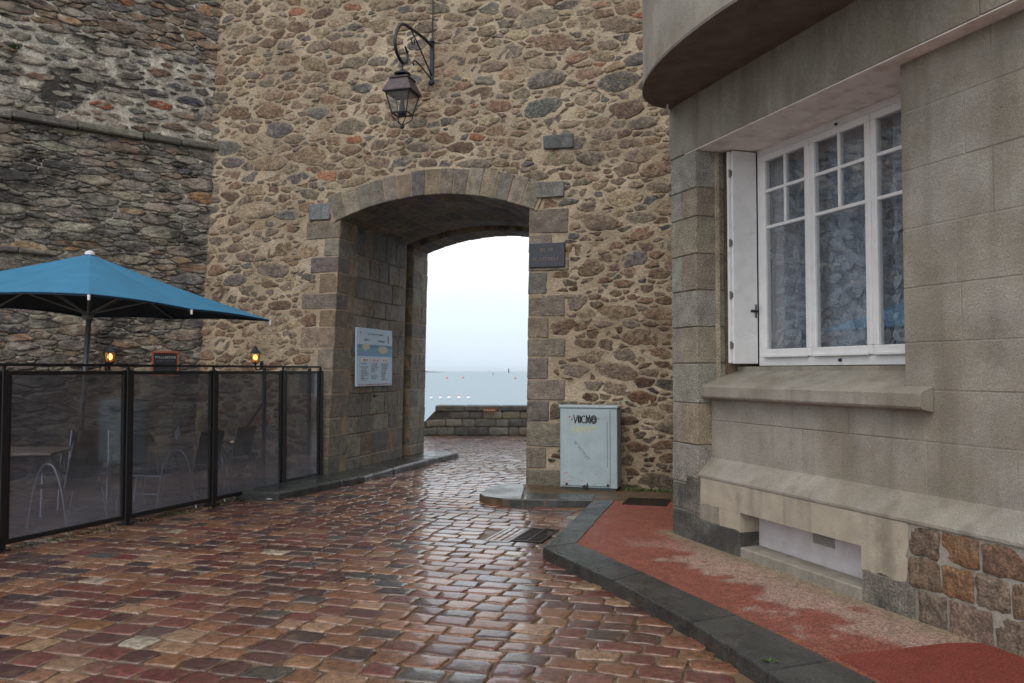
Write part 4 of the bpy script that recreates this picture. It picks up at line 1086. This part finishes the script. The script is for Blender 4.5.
k = MB(); k.box(-1.6, flen, -.018, .018, 1.645, 1.672, (1, 1, 1), .005); k.build('handrail', M['black'], fc)
def fpnt(s, o=0): return (FA.x+fd.x*s-fd.y*o, FA.y+fd.y*s+fd.x*o)
# star ornament behind the pane
q = fpnt(3.86, .12); k = MB()
for i in range(6):
    a = math.pi*i/6+.1; k.tube([(math.cos(a)*.13, 0, math.sin(a)*.13), (0, -.01, 0), (-math.cos(a)*.13, 0, -math.sin(a)*.13)], [.003, .009, .003], 5)
tag(k.build('star_ornament', M['litter']), 'small white six rayed star ornament behind the windbreak pane', 'ornament', loc=(q[0], q[1], .82), rotz=R(10))
# terrace wall lanterns (lit)
def small_lamp(lb, loc, rz, s=1.0):
    t = thing('terrace_lantern', lb, 'lantern', loc, rz, 'lit terrace wall lanterns'); t.scale = (s*.84, s*.84, s*.84)
    k = MB(); k.lathe([(.012, .20), (.03, .19), (.035, .17), (.085, .10), (.10, .085), (.10, .075)], 6); k.lathe([(.075, -.085), (.06, -.10), (.02, -.12), (.02, -.15)], 6)
    for i in range(6):
        a = math.pi*i/3; k.tube([(.088*math.cos(a), .088*math.sin(a), .08), (.066*math.cos(a), .066*math.sin(a), -.085)], .006, 5)
    k.build('lantern_frame', M['iron'], t)
    k = MB(); k.lathe([(.062, -.08), (.082, .075)], 12); k.build('glass', M['amber'], t, smooth=True)
    k = MB(); k.lathe([(.005, -.05), (.028, -.03), (.036, 0), (.028, .03), (.006, .055)], 10); k.build('bulb', M['glow'], t, smooth=True)
    k = MB(); k.tube(spl([(0, 0, -.14), (0, .02, -.20), (0, .10, -.22), (0, .17, -.17), (0, .2, -.14)]), .012, 6); k.box(-.035, .035, .185, .2, -.22, -.06, (1, 1, 1), .004); k.build('bracket', M['iron'], t)
    return t
M['amber'] = mat_glass('amber_glass', (1, .82, .55), .08, (.7, .5, .3), .1)
q = wl(-4.08, -.21)
small_lamp('lit lantern on the tan wall just above the fence end', (q[0], q[1], 1.80), WROT)
c4, s4 = math.cos(R(40)), math.sin(R(40))
def owp(x, y): return (QX+x*c4-y*s4, QY+x*s4+y*c4)
q = owp(-1.22, -.25)
small_lamp('lit lantern on the dark wall left of the chalkboard', (q[0], q[1], 1.80), R(40), 1.05)
# chalkboard hanging on the old wall
q = owp(-.42, -.12); bd = thing('menu_chalkboard', 'menu chalkboard in an orange wooden frame on the dark wall', 'chalkboard', (q[0], q[1], 1.705), R(28))
W2, H2 = .19, .19
k = MB(); f = .03
k.box(-W2, W2, 0, .025, H2-f, H2, (1, 1, 1), .004); k.box(-W2, W2, 0, .025, -H2, -H2+f, (1, 1, 1), .004); k.box(-W2, -W2+f, .001, .024, -H2+f, H2-f, (1, 1, 1), .003); k.box(W2-f, W2, .001, .024, -H2+f, H2-f, (1, 1, 1), .003)
k.build('frame', M['frameo'], bd)
k = MB(); k.box(-W2+f, W2-f, .010, .02, -H2+f, H2-f); k.build('slate', M['board'], bd)
k = MB(); ch = lin(150, 156, 170)
dashes(k, -.14, .12, .085, .03, .0095, ch, rt); dashes(k, -.12, .13, .04, .018, .0095, lin(80, 84, 96), rt); dashes(k, -.06, -.03, -.04, .03, .0095, ch, rt); dashes(k, .0, .12, -.04, .026, .0095, ch, rt); dashes(k, -.1, .08, -.09, .014, .0095, lin(80, 84, 96), rt)
k.build('chalk_writing', M['paint'], bd)
k = MB(); k.tube([(-.05, .012, H2), (0, .03, H2+.09), (.05, .012, H2)], .006, 5); k.build('hanger', M['frameo'], bd)

# ------------------------------------------------------------ PARASOL
ux, uy = -4.60, 9.0
par = thing('parasol', 'large square blue canvas parasol over the terrace tables', 'parasol', (-4.73, 9.0, 0), math.atan2(-.456, .89)*-1)
par.rotation_euler = (0, 0, 0)
k = MB(); k.tube([(0, 0, .03), (.06, 0, 1.2), (.15, .0, 2.84)], .028, 12); k.build('pole', M['pole'], par, smooth=True)
k = MB(); k.box(-.3, .3, -.3, .3, 0, .06, (1, 1, 1), .02); k.build('base', M['black'], par)
k = MB(); k.tube([(.045, -.045, .98), (.045, -.09, .98)], .03, 10); k.tube([(.045, -.09, .98), (.045, -.13, 1.05)], .008, 6); k.build('crank', M['pole'], par)
cx, cy = .11, 0
dv = Vector((-.456, .89)); ax1 = -dv; ax2 = Vector((.89, .456))      # near corner, right corner
HD = 1.93
def rim(i): # eight rim points: corners and edge middles
    c = [ax1, ax2, -ax1, -ax2]
    if i % 2 == 0: v = c[(i//2) % 4]*HD
    else: v = (c[(i//2) % 4]+c[(i//2+1) % 4])*HD*.5*.985
    return v
def rz(v): return 2.30-.045*v.dot(Vector((.95, .3)))
N_ = 12; apex = Vector((cx, cy, 2.88)); k = MB(); u_ = MB()
ribs = [rim(i) for i in range(8)]
for i in range(8):
    a, b = ribs[i], ribs[(i+1) % 8]
    vs = []
    for j in range(N_+1):
        t = j/N_
        for q_ in range(N_+1):
            w = q_/N_; v = (a*(1-w)+b*w)*t
            sagm = math.sin(math.pi*w)*t*t*.02
            v = v*(1-.02*math.sin(math.pi*w)*t)
            zz = apex.z+(rz(v/t) - apex.z)*t if t > 0 else apex.z
            zz -= .02*math.sin(math.pi*t)*(1-.8*math.sin(math.pi*w))-sagm*.9+(.03*math.sin(math.pi*w)*(t > .999))*0
            vs.append((cx+v.x, cy+v.y, zz))
    fs = [(j*(N_+1)+q_, (j+1)*(N_+1)+q_, (j+1)*(N_+1)+q_+1, j*(N_+1)+q_+1) for j in range(N_) for q_ in range(N_)]
    k.add(vs, fs)
    # hem
    e_ = vs[N_*(N_+1):]; k.add([p for p in e_]+[(p[0]*1.0, p[1], p[2]-.018) for p in e_], [(q_, N_+1+q_, N_+2+q_, q_+1) for q_ in range(N_)])
cn = k.build('canopy', M['canvas'], par, smooth=True)
k.v = [(p[0], p[1], p[2]-.006) for p in k.v]; k.build('underside_shade', mat('dark_navy_shade', lin(22, 40, 54), rough=.9), cn, smooth=True)  # added dark skin below the canvas: the underside's shade put into its colour
k = MB(); k.lathe([(.05, -.01), (.05, .02), (.02, .035)], 12, tuple(apex)); k.build('cap', M['white'], par)
for i in range(8):
    k = MB(); v = ribs[i]*.985; z1 = rz(ribs[i])-.02
    k.tube([(cx, cy, 2.80), (cx+v.x*.5, cy+v.y*.5, (2.80+z1)/2+.02), (cx+v.x, cy+v.y, z1)], .011, 6); k.build('rib', M['pole'], par)
    k = MB(); v2 = ribs[i]*.52; k.tube([(cx-.01, cy, 2.22), (cx+v2.x, cy+v2.y, 2.80+(z1-2.80)*.52)], .010, 6); k.build('strut', M['pole'], par)
k = MB(); k.lathe([(.05, -.04), (.06, 0), (.05, .05)], 12, (cx-.01, cy, 2.2)); k.build('runner', M['pole'], par)
for i in (0, 1, 2): k = MB(); v = ribs[i]; k.lathe([(.012, -.05), (.014, .0)], 8, (cx+v.x*1.002, cy+v.y*1.002, rz(v)-.01)); k.build('rib_tip', M['white'], par)

# ------------------------------------------------------------ TABLES AND CHAIRS
def table(lb, loc, rz_, w, d):
    t = thing('bistro_table', lb, 'table', loc, rz_, 'terrace tables')
    k = MB(); n = 6
    for i in range(n): k.box(-w/2, w/2, -d/2+d*i/n+.003, -d/2+d*(i+1)/n-.003, .715, .74, (1, 1, 1), .004)
    k.build('tabletop', M['wood'], t)
    k = MB(); k.box(-w/2+.04, w/2-.04, -.02, .02, .69, .714); k.tube([(-w/2+.15, 0, .70), (w/2-.15, 0, .70)], .018, 8); k.build('crossbar', M['steel'], t)
    for sx in (-1, 1):
        for sy in (-1, 1):
            k = MB(); x = sx*(w/2-.14); k.tube(spl([(x*.8, sy*.05, .70), (x, sy*(d/2-.16), .45), (x*1.08, sy*(d/2-.08), .02)]), .014, 8); k.build('leg', M['steel'], t)
    return t
table('terrace table with wooden top nearest the left edge', (-5.32, 9.05, 0), R(8), .85, .8)
table('longer wooden topped terrace table in the middle of the windbreak', (-4.12, 10.45, 0), R(12), 1.25, .75)
def chair():
    t = thing('bistro_chair', '', 'chair', (0, 0, 0), 0, 'terrace chairs behind the windbreak')
    for sx in (-1, 1):
        k = MB(); x = sx*.25
        k.tube(spl([(x, -.27, .0), (x, -.20, .35), (x, -.10, .60), (x, .0, .66), (x, .10, .60), (x, .2, .35), (x, .27, .0)]), .012, 8); k.build('side_frame', M['steel'], t)
        k = MB(); k.tube([(x*.86, .18, .42), (x*.84, .24, .70), (x*.8, .28, .88)], .011, 8); k.build('back_post', M['steel'], t)
    k = MB(); k.tube([(-.25, -.2, .40), (.25, -.2, .40)], .010, 8); k.tube([(-.25, .2, .40), (.25, .2, .40)], .010, 8); k.tube([(-.25, .235, .2), (.25, .235, .2)], .009, 8); k.build('crossbar', M['steel'], t)
    k = MB(); k.box(-.215, .215, -.21, .21, .41, .435, (1, 1, 1), .008); k.build('seat', M['sling'], t)
    k = MB(); vs = []
    for j in range(5):
        for i in range(7):
            u = i/6-.5; vs.append((u*.42, .19+.09*j/4+.03*(1-4*u*u), .50+.38*j/4))
    b2 = [(x, y+.012, z) for x, y, z in vs]; F = [(j*7+i, j*7+i+1, j*7+i+8, j*7+i+7) for j in range(4) for i in range(6)]
    k.add(vs, F); k.add(b2, [f[::-1] for f in F]); k.build('backrest', M['sling'], t, smooth=True)
    return t
c0 = chair()
spots = [(-4.60, 8.62, 250, 'dark sling chair nearest the left end of the windbreak'), (-4.22, 9.7, 170, 'dark sling chair with its back to the second fence panel'),
         (-3.86, 10.05, 250, 'steel arched chair at the near side of the long table'), (-3.72, 10.85, 255, 'steel arched chair at the right end of the long table'), (-5.05, 9.85, 20, 'dark chair behind the left table, against the old wall')]
for i, (x, y, a, lb) in enumerate(spots):
    o = c0 if i == 0 else copy_tree(c0); o.location = (x, y, 0); o.rotation_euler = (0, 0, R(a)); o['label'] = lb
k = MB(); k.lathe([(.03, 0), (.035, .02), (.035, .10), (.025, .11), (.012, .14), (.004, .18)], 12); tag(k.build('candle', M['litter'], smooth=True), 'small white candle standing on the long terrace table', 'candle', loc=(-4.17, 10.35, .74))

# ------------------------------------------------------------ LITTER AND WEEDS
k = MB(); n = 10; vs = [(math.cos(2*math.pi*i/n)*rt.uniform(.05, .10), math.sin(2*math.pi*i/n)*rt.uniform(.03, .06), .0) for i in range(n)]+[(rt.uniform(-.02, .02)*3*math.cos(i), rt.uniform(-.02, .02), rt.uniform(.015, .035)) for i in range(n)]+[(0, 0, .03)]
k.add(vs, [(i, (i+1) % n, n+(i+1) % n, n+i) for i in range(n)]+[(n+i, n+(i+1) % n, 2*n) for i in range(n)]); q = gp(270, 499, .0); tag(k.build('paper_scrap', M['litter']), 'crumpled white scrap lying on the cobbles by the fence', 'litter', loc=(q[0], q[1], .004))
def weed(lb, loc, r, n, up=.6, group=None):
    k = MB()
    for i in range(n):
        a = rt.uniform(0, 2*math.pi); l = r*rt.uniform(.4, 1); e_ = rt.uniform(.2, 1.2)*up; w = l*.14
        p = Vector((math.cos(a)*l, math.sin(a)*l, l*e_)); s_ = Vector((-math.sin(a), math.cos(a), 0))*w; b = Vector((rt.uniform(-.3, .3)*r, rt.uniform(-.3, .3)*r, 0))
        k.add([b, b+p*.5+s_, b+p, b+p*.5-s_], [(0, 1, 2, 3)])
    tag(k.build('weed', M['leaf']), lb, 'weed', group, loc)
q = owp(-2.45, -.06); weed('green weed growing high on the old wall at far left', (q[0], q[1], 5.98), .10, 40)
q = owp(-.55, -.08); weed('small green weed rooted in the ledge near the corner', (q[0], q[1], 5.15), .06, 24)
q = gp(770, 661, .09); weed('tuft of grass in the kerb joint', (q[0], q[1], .085), .05, 34, .35)
q = wl(1.9, -.12)
for i in range(1):
    k = MB()
    for j in range(520):
        x = rt.uniform(-.55, .75); yv = abs(rt.gauss(0, .05)); a = rt.uniform(0, 6.28); l = rt.uniform(.015, .05)
        p = Vector((math.cos(a)*l*.6, math.sin(a)*l*.6, l)); s_ = Vector((-math.sin(a), math.cos(a), 0))*l*.16; b = Vector((x, -yv, 0)); k.add([b-s_, b+s_, b+p], [(0, 1, 2)])
    o = k.build('grass', M['leaf']); o.location = (q[0], q[1], .073); o.rotation_euler = (0, 0, WROT); o['kind'] = 'stuff'

# ------------------------------------------------------------ SEA AIR
k = MB(); k.box(-9500, 9500, -60, 22500, -7, 60)
hz = k.build('haze', None); hz.data.materials.clear()
hm = bpy.data.materials.new('sea_haze'); hm.use_nodes = True; t = hm.node_tree; t.nodes.clear()
o = t.nodes.new('ShaderNodeOutputMaterial'); v = t.nodes.new('ShaderNodeVolumePrincipled')
v.inputs['Color'].default_value = (.86, .94, 1, 1); v.inputs['Density'].default_value = 2.2e-5; v.inputs['Anisotropy'].default_value = .1
t.links.new(v.outputs[0], o.inputs['Volume']); hz.data.materials.append(hm); hz['kind'] = 'stuff'

# ------------------------------------------------------------ moss at the foot of the windbreak and of the kerb
M['moss'] = mat('dark_moss', lin(58, 62, 34), rough=.8, var=.4, vscale=15)
k = MB()
for j in range(1500):
    s_ = rt.uniform(-1.4, flen); o_ = rt.gauss(-.02, .05); q = fpnt(s_, o_); a = rt.uniform(0, 6.28); l = rt.uniform(.012, .04)
    p = Vector((math.cos(a)*l*.8, math.sin(a)*l*.8, l*.6)); w_ = Vector((-math.sin(a), math.cos(a), 0))*l*.3; b = Vector((q[0], q[1], -.006)); k.add([b-w_, b+w_, b+p], [(0, 1, 2)])
o = k.build('moss', M['moss']); o['kind'] = 'stuff'
